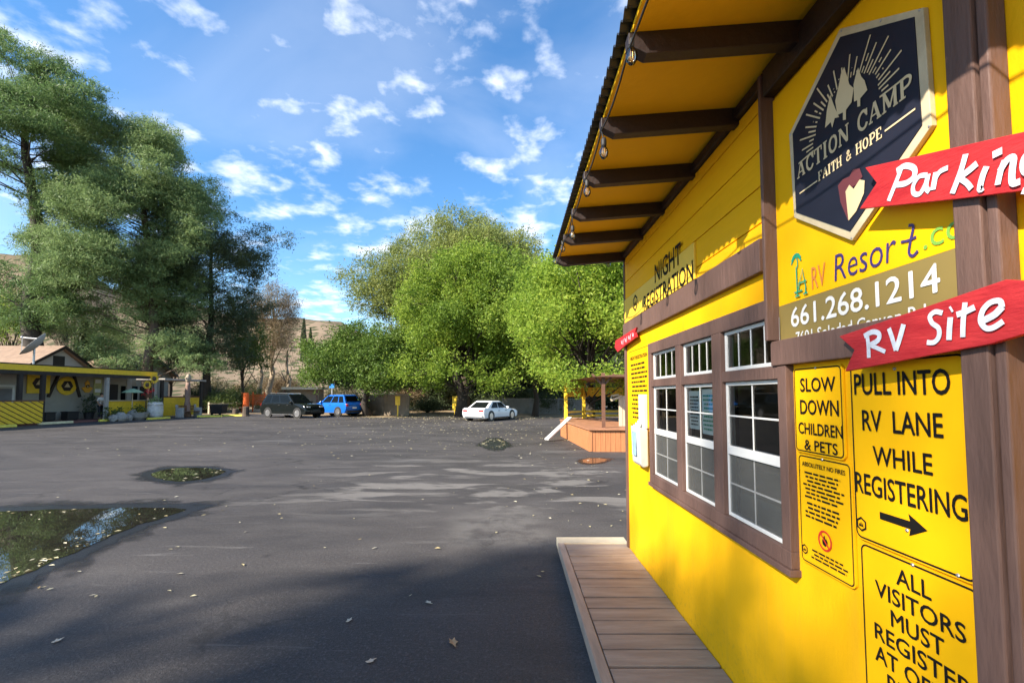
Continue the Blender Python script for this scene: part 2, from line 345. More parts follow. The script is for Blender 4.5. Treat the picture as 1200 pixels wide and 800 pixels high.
# ------------------------------------------------------------ lettering
_fc = {}
def glyphs(s, bold=0.0, shear=0.0):
    key = (s, bold, shear)
    if key in _fc: return _fc[key]
    cu = bpy.data.curves.new('t', 'FONT'); cu.body = s; cu.offset = bold; cu.shear = shear; cu.resolution_u = 3
    o = bpy.data.objects.new('t', cu); COL.objects.link(o)
    dg = bpy.context.evaluated_depsgraph_get(); me = bpy.data.meshes.new_from_object(o.evaluated_get(dg))
    vs = [(p.co.x, p.co.y) for p in me.vertices]; fs = [list(p.vertices) for p in me.polygons]
    bpy.data.objects.remove(o); bpy.data.curves.remove(cu); bpy.data.meshes.remove(me)
    _fc[key] = (vs, fs); return vs, fs
CAP = max(y for x, y in glyphs('H')[0])
def letters(mb, s, x, Y0, Y1, z0, z1, bold=0.0, shear=0.0, tilt=0.0):
    """text on a plane facing -x, reading from Y0 towards smaller Y1, baseline z0, capital top z1"""
    vs, fs = glyphs(s, 0.0 if bold > 0 else bold, shear)
    a0 = min(p[0] for p in vs); a1 = max(p[0] for p in vs)
    k = (z1 - z0) / CAP; kx = (Y0 - Y1) / (a1 - a0)
    e = (z1 - z0)*bold*1.7
    for i, (ey, ez) in enumerate(((0, 0), (e, 0), (-e, 0), (0, e), (0, -e)) if bold > 0 else ((0, 0),)):
        mb.add([(x - .00016*i, Y0 - (p[0]-a0)*kx + ey, z0 + p[1]*k + ez) for p in vs], fs)
    return mb
def ltx(mb, s, x, u0, vb, vt, u1, **k):
    """the same, from sighted points: left foot (u0,vb), left capital top (u0,vt), right end u1"""
    a = on_x(u0, vb, x); b = on_x(u0, vt, x); c = on_x(u1, 463, x)
    return letters(mb, s, x, a.y, c.y, a.z, b.z, **k)
def ribbon(mb, x, pts, wd, closed=False, smooth=True):
    """a brush stroke on a plane facing -x through (Y, Z) points"""
    P = [Vector((p[0], p[1])) for p in pts]
    if smooth and len(P) > 2:
        Q = []
        for i in range(len(P)-1):
            a, b, c, d = P[max(i-1, 0)], P[i], P[i+1], P[min(i+2, len(P)-1)]
            for k in range(5):
                t = k/5; Q.append(0.5*((2*b) + (c-a)*t + (2*a-5*b+4*c-d)*t*t + (3*b-a-3*c+d)*t**3))
        P = Q + [P[-1]]
    n = len(P); L = []; 
    for i, p in enumerate(P):
        if closed: d = (P[(i+1) % n] - P[i-1])
        else: d = (P[min(i+1, n-1)] - P[max(i-1, 0)])
        d.normalize(); nn = Vector((-d.y, d.x)); 
        if closed and not smooth:
            d1 = (P[i]-P[i-1]).normalized(); cs = max(0.5, abs(Vector((-d1.y, d1.x)).dot(nn))); ww = wd/2/cs
        else: ww = wd/2
        L.append((p + nn*ww, p - nn*ww))
    vs = [(x, q.x, q.y) for ab in L for q in ab]
    m = n if closed else n-1
    mb.add(vs, [(2*i, 2*i+1, 2*((i+1) % n)+1, 2*((i+1) % n)) for i in range(m)])
    return mb
def rrect(y0, y1, z0, z1, r_, n=5):
    out_ = []
    for cy, cz, a in ((y1-r_, z1-r_, 0), (y0+r_, z1-r_, 90), (y0+r_, z0+r_, 180), (y1-r_, z0+r_, 270)):
        for k in range(n+1):
            t = R(a + 90*k/n); out_.append((cy + r_*math.cos(t), cz + r_*math.sin(t)))
    return out_

SLAB = {  # slab-serif capitals as strokes in a unit box: (width, [(stroke weight, points)...])
 'A': (.95, [(.10, [(.12,.06),(.47,.97)]), (.19, [(.49,.97),(.80,.06)]), (.09, [(.27,.33),(.68,.33)]), (.1, [(0,.05),(.3,.05)]), (.1, [(.62,.05),(.97,.05)])]),
 'C': (.85, [(.17, [(.80,.72),(.66,.92),(.42,.94),(.2,.76),(.14,.5),(.2,.24),(.42,.06),(.66,.08),(.82,.27)]), (.1, [(.82,.62),(.82,.98)])]),
 'T': (.85, [(.2, [(.43,.05),(.43,.95)]), (.1, [(.03,.94),(.83,.94)]), (.1, [(.07,.70),(.07,.98)]), (.1, [(.79,.70),(.79,.98)]), (.1, [(.24,.05),(.62,.05)])]),
 'I': (.45, [(.2, [(.22,.05),(.22,.95)]), (.1, [(.02,.05),(.42,.05)]), (.1, [(.02,.95),(.42,.95)])]),
 'O': (.9, [(.17, [(.45,.93),(.22,.82),(.12,.5),(.22,.18),(.45,.07),(.68,.18),(.78,.5),(.68,.82),(.45,.93)])]),
 'N': (.95, [(.11, [(.14,.05),(.14,.95)]), (.19, [(.16,.93),(.78,.08)]), (.11, [(.80,.05),(.80,.95)]), (.1, [(0,.05),(.3,.05)]), (.1, [(0,.95),(.25,.95)]), (.1, [(.64,.95),(.95,.95)])]),
 'M': (1.1, [(.11, [(.14,.05),(.14,.95)]), (.18, [(.16,.93),(.54,.15)]), (.1, [(.54,.12),(.92,.93)]), (.19, [(.93,.05),(.93,.95)]), (.1, [(0,.05),(.29,.05)]), (.1, [(.76,.05),(1.09,.05)]), (.1, [(0,.95),(.24,.95)]), (.1, [(.86,.95),(1.09,.95)])]),
 'P': (.85, [(.19, [(.2,.05),(.2,.95)]), (.15, [(.2,.93),(.55,.93),(.74,.82),(.76,.68),(.62,.50),(.2,.46)]), (.1, [(0,.05),(.42,.05)]), (.1, [(0,.95),(.3,.95)])]),
 'F': (.8, [(.19, [(.2,.05),(.2,.95)]), (.1, [(0,.94),(.76,.94)]), (.1, [(.73,.70),(.73,.98)]), (.1, [(.2,.50),(.52,.50)]), (.1, [(0,.05),(.42,.05)])]),
 'H': (.98, [(.18, [(.2,.05),(.2,.95)]), (.18, [(.78,.05),(.78,.95)]), (.1, [(.2,.5),(.78,.5)]), (.1, [(0,.05),(.4,.05)]), (.1, [(.6,.05),(.98,.05)]), (.1, [(0,.95),(.4,.95)]), (.1, [(.6,.95),(.98,.95)])]),
 'E': (.82, [(.19, [(.2,.05),(.2,.95)]), (.1, [(0,.94),(.76,.94)]), (.1, [(.73,.70),(.73,.98)]), (.1, [(.2,.50),(.52,.50)]), (.1, [(0,.06),(.78,.06)]), (.1, [(.76,.02),(.76,.3)])]),
 '&': (.9, [(.13, [(.82,.08),(.6,.35),(.25,.72),(.32,.92),(.5,.9),(.54,.74),(.2,.42),(.14,.2),(.32,.06),(.58,.16),(.78,.5)])]),
 ' ': (.5, []),
}
def slab(mb, s, x, Y0, Y1, z0, z1):
    tot = sum(SLAB[c][0] + .1 for c in s); kx = (Y0 - Y1)/tot; kz = z1 - z0; a = 0; e = 0
    for c in s:
        for wd, pts in SLAB[c][1]:
            e += 1
            ribbon(mb, x - 1.2e-4*(e % 7), [(Y0 - (a + p[0])*kx, z0 + p[1]*kz) for p in pts], wd*kz*0.9)
        a += SLAB[c][0] + .1
    return mb
def word_lines(mb, x, Y0, Y1, z0, z1, rows, seed, weight=.45):
    """rows of very small print, too small to read: broken words"""
    rr = random.Random(seed); st = (z1 - z0)/rows
    for i in range(rows):
        z = z1 - (i + .5)*st; a = Y0 - rr.uniform(0, .12)*(Y0 - Y1); end = Y1 + rr.uniform(0, .2)*(Y0 - Y1)
        while a > end:
            L_ = rr.uniform(.06, .2)*(Y0 - Y1); b = max(a - L_, end)
            mb.add([(x, a, z - st*weight/2), (x, b, z - st*weight/2), (x, b, z + st*weight/2), (x, a, z + st*weight/2)], [(0, 1, 2, 3)])
            a = b - .03*(Y0 - Y1)
    return mb

# ============================================================ SETTING
# ---- ground
def ground_mat():
    m = bpy.data.materials.new('dry_earth'); m.use_nodes = True; t = m.node_tree; b = t.nodes['Principled BSDF']; b.inputs['Roughness'].default_value = .95
    b.inputs['Specular IOR Level'].default_value = .1
    tcn = t.nodes.new('ShaderNodeTexCoord'); n = t.nodes.new('ShaderNodeTexNoise'); n.inputs['Scale'].default_value = .25; n.inputs['Detail'].default_value = 9
    t.links.new(tcn.outputs['Object'], n.inputs['Vector']); r = t.nodes.new('ShaderNodeValToRGB')
    r.color_ramp.elements[0].color = (.20, .145, .09, 1); r.color_ramp.elements[0].position = .35
    r.color_ramp.elements[1].color = (.40, .31, .20, 1); r.color_ramp.elements[1].position = .65
    t.links.new(n.outputs[0], r.inputs[0]); t.links.new(r.outputs[0], b.inputs['Base Color']); return m
m_earth = ground_mat()
def nval(x, y, s=1.0):
    return (math.sin(x*1.7*s + 1.3) * math.cos(y*1.3*s - .4) + .5*math.sin(x*3.1*s - y*2.3*s) + .25*math.sin(x*7.3*s + y*6.1*s))/1.75
mb = MB(); mb.add([(-1500, -800, -.06), (1500, -800, -.06), (1500, 2500, -.06), (-1500, 2500, -.06)], [(0, 1, 2, 3)])
struct('ground', mb, m_earth)

def asphalt_mat():
    m = bpy.data.materials.new('asphalt'); m.use_nodes = True; t = m.node_tree; b = t.nodes['Principled BSDF']
    L = t.links.new
    def N(kind, **k):
        n = t.nodes.new(kind)
        for a, v in k.items(): setattr(n, a, v)
        return n
    tcn = N('ShaderNodeTexCoord'); P = tcn.outputs['Object']
    def noise(scale, detail, st=(1, 1, 1), rough=.55, dist=0.0):
        mp = N('ShaderNodeMapping'); mp.inputs['Scale'].default_value = st; L(P, mp.inputs[0])
        n = N('ShaderNodeTexNoise'); n.inputs['Scale'].default_value = scale; n.inputs['Detail'].default_value = detail; n.inputs['Roughness'].default_value = rough
        n.inputs['Distortion'].default_value = dist
        L(mp.outputs[0], n.inputs['Vector']); return n.outputs[0]
    def rng_(v, a, b_, c=0., d=1., smooth=True):
        r = N('ShaderNodeMapRange'); r.interpolation_type = 'SMOOTHSTEP' if smooth else 'LINEAR'
        r.inputs['From Min'].default_value = a; r.inputs['From Max'].default_value = b_; r.inputs['To Min'].default_value = c; r.inputs['To Max'].default_value = d
        L(v, r.inputs['Value']); return r.outputs[0]
    def math_(op, a, b_):
        n = N('ShaderNodeMath', operation=op)
        for i, v in enumerate((a, b_)):
            if hasattr(v, 'links'): L(v, n.inputs[i])
            else: n.inputs[i].default_value = v
        return n.outputs[0]
    def mixc(f, a, b_):
        n = N('ShaderNodeMix', data_type='RGBA')
        L(f, n.inputs[0])
        for i, v in ((6, a), (7, b_)):
            if hasattr(v, 'links'): L(v, n.inputs[i])
            else: n.inputs[i].default_value = (*v, 1)
        return n.outputs[2]
    big = noise(.16, 5, (1, 1.6, 1)); mid = noise(1.1, 6, (1, 1.7, 1)); fine = noise(85, 3, rough=.7); grit = noise(190, 2, rough=.8)
    c = mixc(rng_(big, .35, .65), (.049, .044, .042), (.076, .068, .065))
    c = mixc(math_('MULTIPLY', rng_(mid, .45, .72), .5), c, (.092, .086, .083))
    c = mixc(math_('MULTIPLY', rng_(fine, .52, .72), .55), c, (.13, .128, .125))
    c = mixc(math_('MULTIPLY', rng_(fine, .48, .30), .6), c, (.016, .016, .018))
    sp2 = noise(38, 3, rough=.7); c = mixc(math_('MULTIPLY', rng_(sp2, .54, .68), .62), c, (.125, .118, .113)); c = mixc(math_('MULTIPLY', rng_(sp2, .46, .32), .5), c, (.028, .027, .028))
    blot = noise(.55, 5, (.55, 1.7, 1), rough=.6, dist=.5); c = mixc(math_('MULTIPLY', rng_(blot, .50, .66), .55), c, (.036, .034, .035))
    scuff = noise(2.2, 5, (.3, 2.6, 1), rough=.6, dist=.6); c = mixc(math_('MULTIPLY', rng_(scuff, .62, .74), .5), c, (.17, .16, .15))
    vor = N('ShaderNodeTexVoronoi'); vor.feature = 'DISTANCE_TO_EDGE'; vor.inputs['Scale'].default_value = .42
    mpv = N('ShaderNodeVectorMath', operation='ADD'); nv = N('ShaderNodeTexNoise'); nv.inputs['Scale'].default_value = 1.4; nv.inputs['Detail'].default_value = 5; L(P, nv.inputs['Vector'])
    L(P, mpv.inputs[0]); L(nv.outputs['Color'], mpv.inputs[1]); L(mpv.outputs[0], vor.inputs['Vector'])
    crack = math_('MULTIPLY', rng_(vor.outputs['Distance'], .012, .004), rng_(noise(.3, 3), .48, .60)); c = mixc(math_('MULTIPLY', crack, .7), c, (.018, .017, .017))
    oil = rng_(noise(1.7, 3, dist=.4), .68, .76); c = mixc(math_('MULTIPLY', oil, .6), c, (.022, .021, .022))
    # paler patches: long low streaks in the middle of the lot
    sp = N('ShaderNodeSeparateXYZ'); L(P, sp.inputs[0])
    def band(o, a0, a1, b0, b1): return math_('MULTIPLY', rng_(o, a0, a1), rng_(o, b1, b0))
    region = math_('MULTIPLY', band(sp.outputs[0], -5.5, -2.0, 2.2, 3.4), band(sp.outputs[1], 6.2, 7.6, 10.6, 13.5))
    pale_streak = rng_(noise(.8, 5, (.7, 1.9, 1), rough=.6, dist=.5), .50, .60)
    c = mixc(math_('MULTIPLY', math_('MULTIPLY', pale_streak, region), .7), c, (.20, .185, .168))
    sun_patch = math_('MULTIPLY', band(sp.outputs[0], -1.1, -.5, .25, .7), band(sp.outputs[1], 5.0, 5.6, 6.4, 7.2)); c = mixc(math_('MULTIPLY', math_('MULTIPLY', sun_patch, rng_(noise(2.0, 6, rough=.65), .35, .6)), .6), c, (.15, .14, .13))  # sunlit ground beside the deck, painted in as a paler patch
    pale_streak2 = rng_(noise(.35, 4, (.5, 1.6, 1), dist=.4), .60, .74)
    c = mixc(math_('MULTIPLY', pale_streak2, .55), c, (.15, .145, .14))
    L(c, b.inputs['Base Color'])
    L(rng_(mid, .3, .7, .62, .86), b.inputs['Roughness'])
    b.inputs['Specular IOR Level'].default_value = .2
    h = math_('ADD', math_('ADD', fine, math_('MULTIPLY', grit, .6)), math_('MULTIPLY', sp2, 1.2))
    bp = N('ShaderNodeBump'); bp.inputs['Strength'].default_value = .55; bp.inputs['Distance'].default_value = .012
    L(h, bp.inputs['Height']); L(bp.outputs[0], b.inputs['Normal'])
    return m
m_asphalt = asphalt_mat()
lot = [(-60, -14), (30, -14), (30, 21), (12, 27), (6, 33), (1, 36.5), (-5, 37), (-10, 36), (-16, 38), (-24, 43), (-60, 26)]
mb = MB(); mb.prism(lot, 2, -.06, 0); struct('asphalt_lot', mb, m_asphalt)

# ---- puddles
def water_mat():
    m = bpy.data.materials.new('puddle_water'); m.use_nodes = True; t = m.node_tree; b = t.nodes['Principled BSDF']
    b.inputs['Base Color'].default_value = (.012, .012, .011, 1); b.inputs['Roughness'].default_value = .015; b.inputs['IOR'].default_value = 1.36
    b.inputs['Specular IOR Level'].default_value = 1.0
    tcn = t.nodes.new('ShaderNodeTexCoord'); n = t.nodes.new('ShaderNodeTexNoise'); n.inputs['Scale'].default_value = 3; n.inputs['Detail'].default_value = 2
    t.links.new(tcn.outputs['Object'], n.inputs['Vector'])
    bp = t.nodes.new('ShaderNodeBump'); bp.inputs['Strength'].default_value = .006; bp.inputs['Distance'].default_value = .02
    t.links.new(n.outputs[0], bp.inputs['Height']); t.links.new(bp.outputs[0], b.inputs['Normal'])
    nb = t.nodes.new('ShaderNodeTexNoise'); nb.inputs['Scale'].default_value = 6
    rr = t.nodes.new('ShaderNodeValToRGB'); rr.color_ramp.elements[0].color = (.008, .008, .007, 1); rr.color_ramp.elements[1].color = (.03, .027, .02, 1)
    t.links.new(tcn.outputs['Object'], nb.inputs['Vector']); t.links.new(nb.outputs[0], rr.inputs[0]); t.links.new(rr.outputs[0], b.inputs['Base Color'])
    return m
m_water = water_mat()
m_damp = mat('damp_asphalt', (.014, .014, .016), .35, .3, 3, .35, 80)
def fade(m):
    t = m.node_tree; b = t.nodes['Principled BSDF']; o = t.nodes['Material Output']
    at = t.nodes.new('ShaderNodeAttribute'); at.attribute_name = 'wet'
    tcn = t.nodes.new('ShaderNodeTexCoord'); n = t.nodes.new('ShaderNodeTexNoise'); n.inputs['Scale'].default_value = 5; n.inputs['Detail'].default_value = 7; t.links.new(tcn.outputs['Object'], n.inputs['Vector'])
    a = t.nodes.new('ShaderNodeMath'); a.operation = 'MULTIPLY_ADD'; a.inputs[1].default_value = 1.5; t.links.new(at.outputs['Fac'], a.inputs[0])
    sb = t.nodes.new('ShaderNodeMath'); sb.operation = 'SUBTRACT'; sb.inputs[1].default_value = .62; t.links.new(n.outputs[0], sb.inputs[0]); t.links.new(sb.outputs[0], a.inputs[2])
    r = t.nodes.new('ShaderNodeMapRange'); r.inputs['From Max'].default_value = .8; t.links.new(a.outputs[0], r.inputs['Value'])
    tr = t.nodes.new('ShaderNodeBsdfTransparent'); mx_ = t.nodes.new('ShaderNodeMixShader')
    t.links.new(r.outputs[0], mx_.inputs[0]); t.links.new(tr.outputs[0], mx_.inputs[1]); t.links.new(b.outputs[0], mx_.inputs[2]); t.links.new(mx_.outputs[0], o.inputs[0])
fade(m_damp)
def smooth_loop(P, k=6):
    n = len(P); P = [Vector(p) for p in P]; Q = []
    for i in range(n):
        a, b, c, d = P[i-1], P[i], P[(i+1) % n], P[(i+2) % n]
        for j in range(k):
            t = j/k; Q.append(0.5*((2*b) + (c-a)*t + (2*a-5*b+4*c-d)*t*t + (3*b-a-3*c+d)*t**3))
    return Q
PUD = []
def puddle(pix, name='puddle', damp=False):
    P = [on_z(u, v) for u, v in pix]; P = [(p.x, p.y) for p in P]
    Q = smooth_loop(P); Q = [q + Vector((nval(q.x*9, q.y*9), nval(q.y*8, q.x*7)))*.035 for q in Q]
    cx = sum(q.x for q in Q)/len(Q); cy = sum(q.y for q in Q)/len(Q); c = Vector((cx, cy))
    n = len(Q); vs = []; at_ = []
    for kk, (grow, wv) in enumerate(((.92, 1.0), (1.0, 1.0), (1.10, .8), (1.3, .38), (1.62, 0.0))):
        for i, q in enumerate(Q):
            o = (q - c); g_ = grow if grow <= 1 else 1 + (grow-1)*(1 + .45*nval(i*.5, kk*.7 + 2))
            p = c + Vector((o.x*g_, o.y*(1 + (g_-1)*.9))); vs.append((p.x, p.y, .004)); at_.append(wv)
    fs = [(k*n+i, k*n+(i+1) % n, (k+1)*n+(i+1) % n, (k+1)*n+i) for k in range(4) for i in range(n)] + [list(range(n))]
    mb = MB(); mb.add(vs, fs); do = struct('damp_asphalt', mb, m_damp)
    wa = do.data.attributes.new('wet', 'FLOAT', 'POINT'); wa.data.foreach_set('value', at_)
    if not damp: mb = MB(); mb.add([(p.x, p.y, .008) for p in Q], [list(range(len(Q)))]); o = struct(name, mb, m_water)
    PUD.append(Q)
puddle([(-90, 612), (-30, 602), (40, 598), (110, 596), (170, 595), (216, 597), (190, 607), (150, 620), (112, 637), (70, 655), (30, 672), (-20, 692), (-90, 705)])
puddle([(177, 556), (195, 550), (225, 548), (255, 550), (264, 553), (245, 560), (215, 564), (190, 562)])
puddle([(566, 521), (572, 516), (580, 514), (590, 517), (593, 522), (580, 525)], damp=True)
puddle([(682, 540), (690, 537.5), (703, 537), (712, 539), (703, 542), (690, 543)])

# ---- hills
def hill_mat():
    m = bpy.data.materials.new('dry_hillside'); m.use_nodes = True; t = m.node_tree; b = t.nodes['Principled BSDF']; b.inputs['Roughness'].default_value = 1
    b.inputs['Specular IOR Level'].default_value = 0
    tcn = t.nodes.new('ShaderNodeTexCoord'); n = t.nodes.new('ShaderNodeTexNoise'); n.inputs['Scale'].default_value = .02; n.inputs['Detail'].default_value = 8
    v = t.nodes.new('ShaderNodeTexVoronoi'); v.inputs['Scale'].default_value = .30
    t.links.new(tcn.outputs['Object'], n.inputs['Vector']); t.links.new(tcn.outputs['Object'], v.inputs['Vector'])
    r = t.nodes.new('ShaderNodeValToRGB'); r.color_ramp.elements[0].color = (.13, .10, .07, 1); r.color_ramp.elements[1].color = (.23, .175, .125, 1)
    r.color_ramp.elements[0].position = .38; r.color_ramp.elements[1].position = .62
    t.links.new(n.outputs[0], r.inputs[0])
    rr = t.nodes.new('ShaderNodeValToRGB'); rr.color_ramp.elements[0].position = .30; rr.color_ramp.elements[1].position = .52
    rr.color_ramp.elements[0].color = (1, 1, 1, 1); rr.color_ramp.elements[1].color = (0, 0, 0, 1)
    t.links.new(v.outputs['Distance'], rr.inputs[0])
    mx_ = t.nodes.new('ShaderNodeMix'); mx_.data_type = 'RGBA'; mx_.inputs[7].default_value = (.062, .07, .04, 1)
    t.links.new(rr.outputs[0], mx_.inputs[0]); t.links.new(r.outputs[0], mx_.inputs[6]); t.links.new(mx_.outputs[2], b.inputs['Base Color']); return m
m_hill = hill_mat()
def hill_h(x, y):
    # a ridge that climbs to the left of the lot and runs down behind the trees
    u = x / y * F + 600
    prof = [(-700, 225), (0, 165), (60, 160), (150, 118), (300, 92), (385, 88), (430, 70), (520, 40), (700, 26), (1000, 30), (1500, 60), (2400, 50)]
    for (a, ha), (b, hb) in zip(prof, prof[1:]):
        if a <= u <= b: t = (u-a)/(b-a); t = t*t*(3-2*t); e = ha + (hb-ha)*t; break
    else: e = 60
    rid = e/F*240
    d = (y - 85)/155; d = max(0, min(1, d)); d = d*d*(3-2*d)
    back = 1 if y < 240 else max(.3, 1 - (y-240)/500)
    return max(-.3, rid*d*back + d*3.0*nval(x*.05, y*.05) + d*1.2*nval(x*.17, y*.15))
mb = MB(); NX, NY = 120, 30; vs = []
for j in range(NY+1):
    y = 70 + (j/NY)**1.4*260
    for i in range(NX+1):
        x = (-1.6 + 3.2*i/NX)*y
        vs.append((x, y, hill_h(x, y) - .3))
mb.add(vs, [(j*(NX+1)+i, j*(NX+1)+i+1, (j+1)*(NX+1)+i+1, (j+1)*(NX+1)+i) for j in range(NY) for i in range(NX)])
struct('hills', mb, m_hill, smooth=True)

# ============================================================ TREES
def leaf_mesh(name, C, ln, wd, m, parent, seed=0, flat=0.0, droop=0.0, kind=None):
    g = np.random.default_rng(seed); n = len(C)
    a = g.normal(size=(n, 3)); a[:, 2] = a[:, 2]*(1-flat) - droop; a /= np.linalg.norm(a, axis=1)[:, None] + 1e-9
    b = g.normal(size=(n, 3)); b -= (a*b).sum(1)[:, None]*a; b /= np.linalg.norm(b, axis=1)[:, None] + 1e-9
    l = (ln*g.uniform(.6, 1.35, n))[:, None]; w_ = (wd*g.uniform(.6, 1.35, n))[:, None]
    nrm = np.cross(a, b)
    V = np.stack([C + a*l*.5, C + b*w_*.5 + nrm*w_*.15, C - a*l*.5, C - b*w_*.5 + nrm*w_*.15], 1).reshape(-1, 3)
    off = np.zeros(3); q = parent
    while q is not None: off += np.array(q.location); q = q.parent
    V = V - off
    me = bpy.data.meshes.new(name); me.vertices.add(4*n); me.vertices.foreach_set('co', V.astype(np.float32).ravel())
    me.loops.add(4*n); me.loops.foreach_set('vertex_index', np.arange(4*n, dtype=np.int32))
    me.polygons.add(n); me.polygons.foreach_set('loop_start', np.arange(0, 4*n, 4, dtype=np.int32))
    me.update(calc_edges=True); me.validate()
    at = me.attributes.new('rnd', 'FLOAT', 'FACE'); at.data.foreach_set('value', g.uniform(0, 1, n).astype(np.float32))
    me.materials.append(m)
    o = bpy.data.objects.new(name, me); COL.objects.link(o)
    if parent is not None: o.parent = parent
    if kind: o['kind'] = kind
    return o
def lobes_of(c, r_, k, g, low=-.55, size=(.30, .48), qr=(.45, .80), sq=1.0):
    """sub-crowns spread over and inside an ellipsoid"""
    out_ = []
    for i in range(k):
        for _ in range(50):
            d = g.normal(size=3); d /= np.linalg.norm(d)
            if d[2] > low: break
        q = g.uniform(qr[0]**2, qr[1]**2)**.5; s = g.uniform(*size)
        out_.append((np.array(c) + d*np.array(r_)*q, np.array([r_[0], r_[1], r_[2]*sq])*s*g.uniform(.8, 1.2, 3)))
    return out_
def twigs(lobes, per, rc, leaves, g, thick=.28, squash=1.0):
    """leaf centres: clumps on the shell of each sub-crown"""
    out_ = []
    for c, r_ in lobes:
        n = max(4, int(per*(r_[0]*r_[1]*r_[2])**(2/3)))
        d = g.normal(size=(n, 3)); d /= np.linalg.norm(d, axis=1)[:, None]
        rad = 1 - np.abs(g.normal(0, thick, n))
        T = c + d*r_*rad[:, None]
        rcv = rc*g.uniform(.5, 1.4, n)
        L_ = T[:, None, :] + g.normal(size=(n, leaves, 3))*rcv[:, None, None]*np.array([1, 1, squash])
        out_.append(L_.reshape(-1, 3))
    return np.concatenate(out_)
def limbs(base, height, r0, lobes, g, fork=.35, n=9, lean=(0, 0), pine=False):
    mb = MB(); b = Vector(base); top = b + Vector((lean[0], lean[1], height))
    pts = []; rad = []
    for i in range(7):
        t = i/6; p = b.lerp(top, t); k = 1 if 0 < i < 6 else 0
        pts.append(p + Vector((g.normal()*r0*.5*k, g.normal()*r0*.5*k, 0))); rad.append(r0*(1.35 if i == 0 else 1.0)*(1 - .8*t) + .02)
    mb.tube(pts, rad, n)
    for c, r_ in lobes:
        c = Vector(c); t = g.uniform(fork, .9); s = b.lerp(top, t)
        if c.z < s.z - .5: s = b.lerp(top, max(.12, min(fork, (c.z - b.z)/height*.6)))
        if pine: s = b.lerp(top, max(.12, min(.97, (c.z - b.z - 1.0 - .15*abs(c.x - b.x))/height))); t = (s.z - b.z)/height
        mid = s.lerp(c, .5) + Vector((g.normal()*.2, g.normal()*.2, abs(g.normal())*.3))
        rr = max(.03, r0*(1-.75*t)*(.20 if pine else .36)); mb.tube([s, mid, c], [rr, rr*.6, rr*.25], 6)
        for _ in range(3):
            d = Vector(g.normal(size=3)); d.normalize(); e = c + Vector((d.x*r_[0], d.y*r_[1], d.z*r_[2]))*.8
            mb.tube([mid.lerp(c, .6), e], [rr*.3, rr*.1], 4, False)
    return mb
def tree(name, label, base, height, c, r_, k, leafmat, bark, per, rc, leaves, ln, wd, r0, seed, group=None, low=-.55, thick=.28, squash=1., flat=0., droop=0., extra=None, size=(.30, .48), lean=(0, 0), cat='tree', qr=(.45, .80), sq=1.0, pine=False):
    g = np.random.default_rng(seed); root = thing(name, label, cat, base, 0, group)
    L_ = lobes_of(c, r_, k, g, low, size, qr, sq)
    if extra: L_ += [(np.array(a), np.array(b)) for a, b in extra]
    obj('trunk', limbs(base, height, r0, L_, g, lean=lean, pine=pine), bark, root, smooth=True)
    leaf_mesh('crown', twigs(L_, per, rc, leaves, g, thick, squash), ln, wd, leafmat, root, seed, flat, droop)
    return root
def P3(u, v, Y): p = on_y(u, v, Y); return (p.x, p.y, p.z)
def gnd(u, Y): return ((u-600)/F*Y, Y, -.06)

# centre group
def ctree(name, label, ubase, Y, u0, u1, v0, v1, depth, k, lm, bk, per, rc, leaves, ln, wd, r0, seed, **kw):
    a = on_y(u0, v1, Y); b = on_y(u1, v0, Y)
    c = ((a.x+b.x)/2, Y, (a.z+b.z)/2); r_ = (abs(b.x-a.x)/2, depth, abs(b.z-a.z)/2)
    return tree(name, label, gnd(ubase, Y), c[2] + r_[2]*.35, c, r_, k, lm, bk, per, rc, leaves, ln, wd, r0, seed, **kw)
GC = 'broadleaf trees at the far side of the lot'
BR = dict(size=(.17, .30), qr=(.35, .88), sq=.72)
ctree('broadleaf_tree', 'tallest pale olive tree with a rounded crown, standing behind the bright green trees', 545, 48, 410, 660, 246, 436, 8.5, 80, l_willow, m_bark, 15, .40, 44, .30, .085, .55, 11, group=GC, droop=.35, low=-.75, **BR)
ctree('broadleaf_tree', 'mid green spreading tree whose canopy hangs over the white sedan', 541, 37, 462, 660, 292, 462, 6.5, 84, l_green, m_darkbark, 19, .30, 42, .21, .105, .45, 12, group=GC, low=-.75,
      extra=[(P3(488, 434, 34.5), (2.1, 1.6, 1.1)), (P3(528, 424, 33), (1.7, 1.4, 1.0)), (P3(572, 437, 34), (1.9, 1.5, 1.2)), (P3(612, 428, 35), (1.8, 1.5, 1.2)), (P3(648, 434, 36), (2.0, 1.5, 1.1)), (P3(508, 446, 35), (1.2, 1.1, .6)), (P3(592, 448, 34), (1.2, 1.1, .5))], **BR)
ctree('broadleaf_tree', 'yellow green tree whose leaves hang over the gazebo roof', 690, 21.5, 596, 800, 284, 458, 6.0, 84, l_lime, m_darkbark, 27, .22, 42, .15, .075, .25, 13, group=GC, low=-.75,
      extra=[(P3(640, 432, 18.5), (.9, .9, .6)), (P3(672, 445, 17.5), (.8, .9, .35)), (P3(705, 442, 16.5), (1.0, .9, .35)), (P3(735, 445, 16), (1.0, .9, .4)), (P3(655, 448, 18), (.6, .7, .35))], **BR)
ctree('broadleaf_tree', 'low dark green tree reaching over the blue car', 432, 39, 346, 520, 374, 470, 4.8, 74, l_deep, m_darkbark, 22, .28, 44, .20, .10, .3, 14, group=GC, low=-.75, **BR)
ctree('broadleaf_tree', 'thin trunked shade tree between the white sedan and the gazebo', 627, 38, 548, 705, 318, 466, 5, 60, l_green, m_darkbark, 17, .32, 42, .2, .10, .22, 15, group=GC, low=-.75, **BR)
ctree('broadleaf_tree', 'shaded dark tree at the far back beneath the tall olive crown', 497, 56, 425, 590, 375, 478, 6, 30, l_dark, m_darkbark, 12, .42, 40, .28, .14, .4, 16, group=GC, low=-.95)
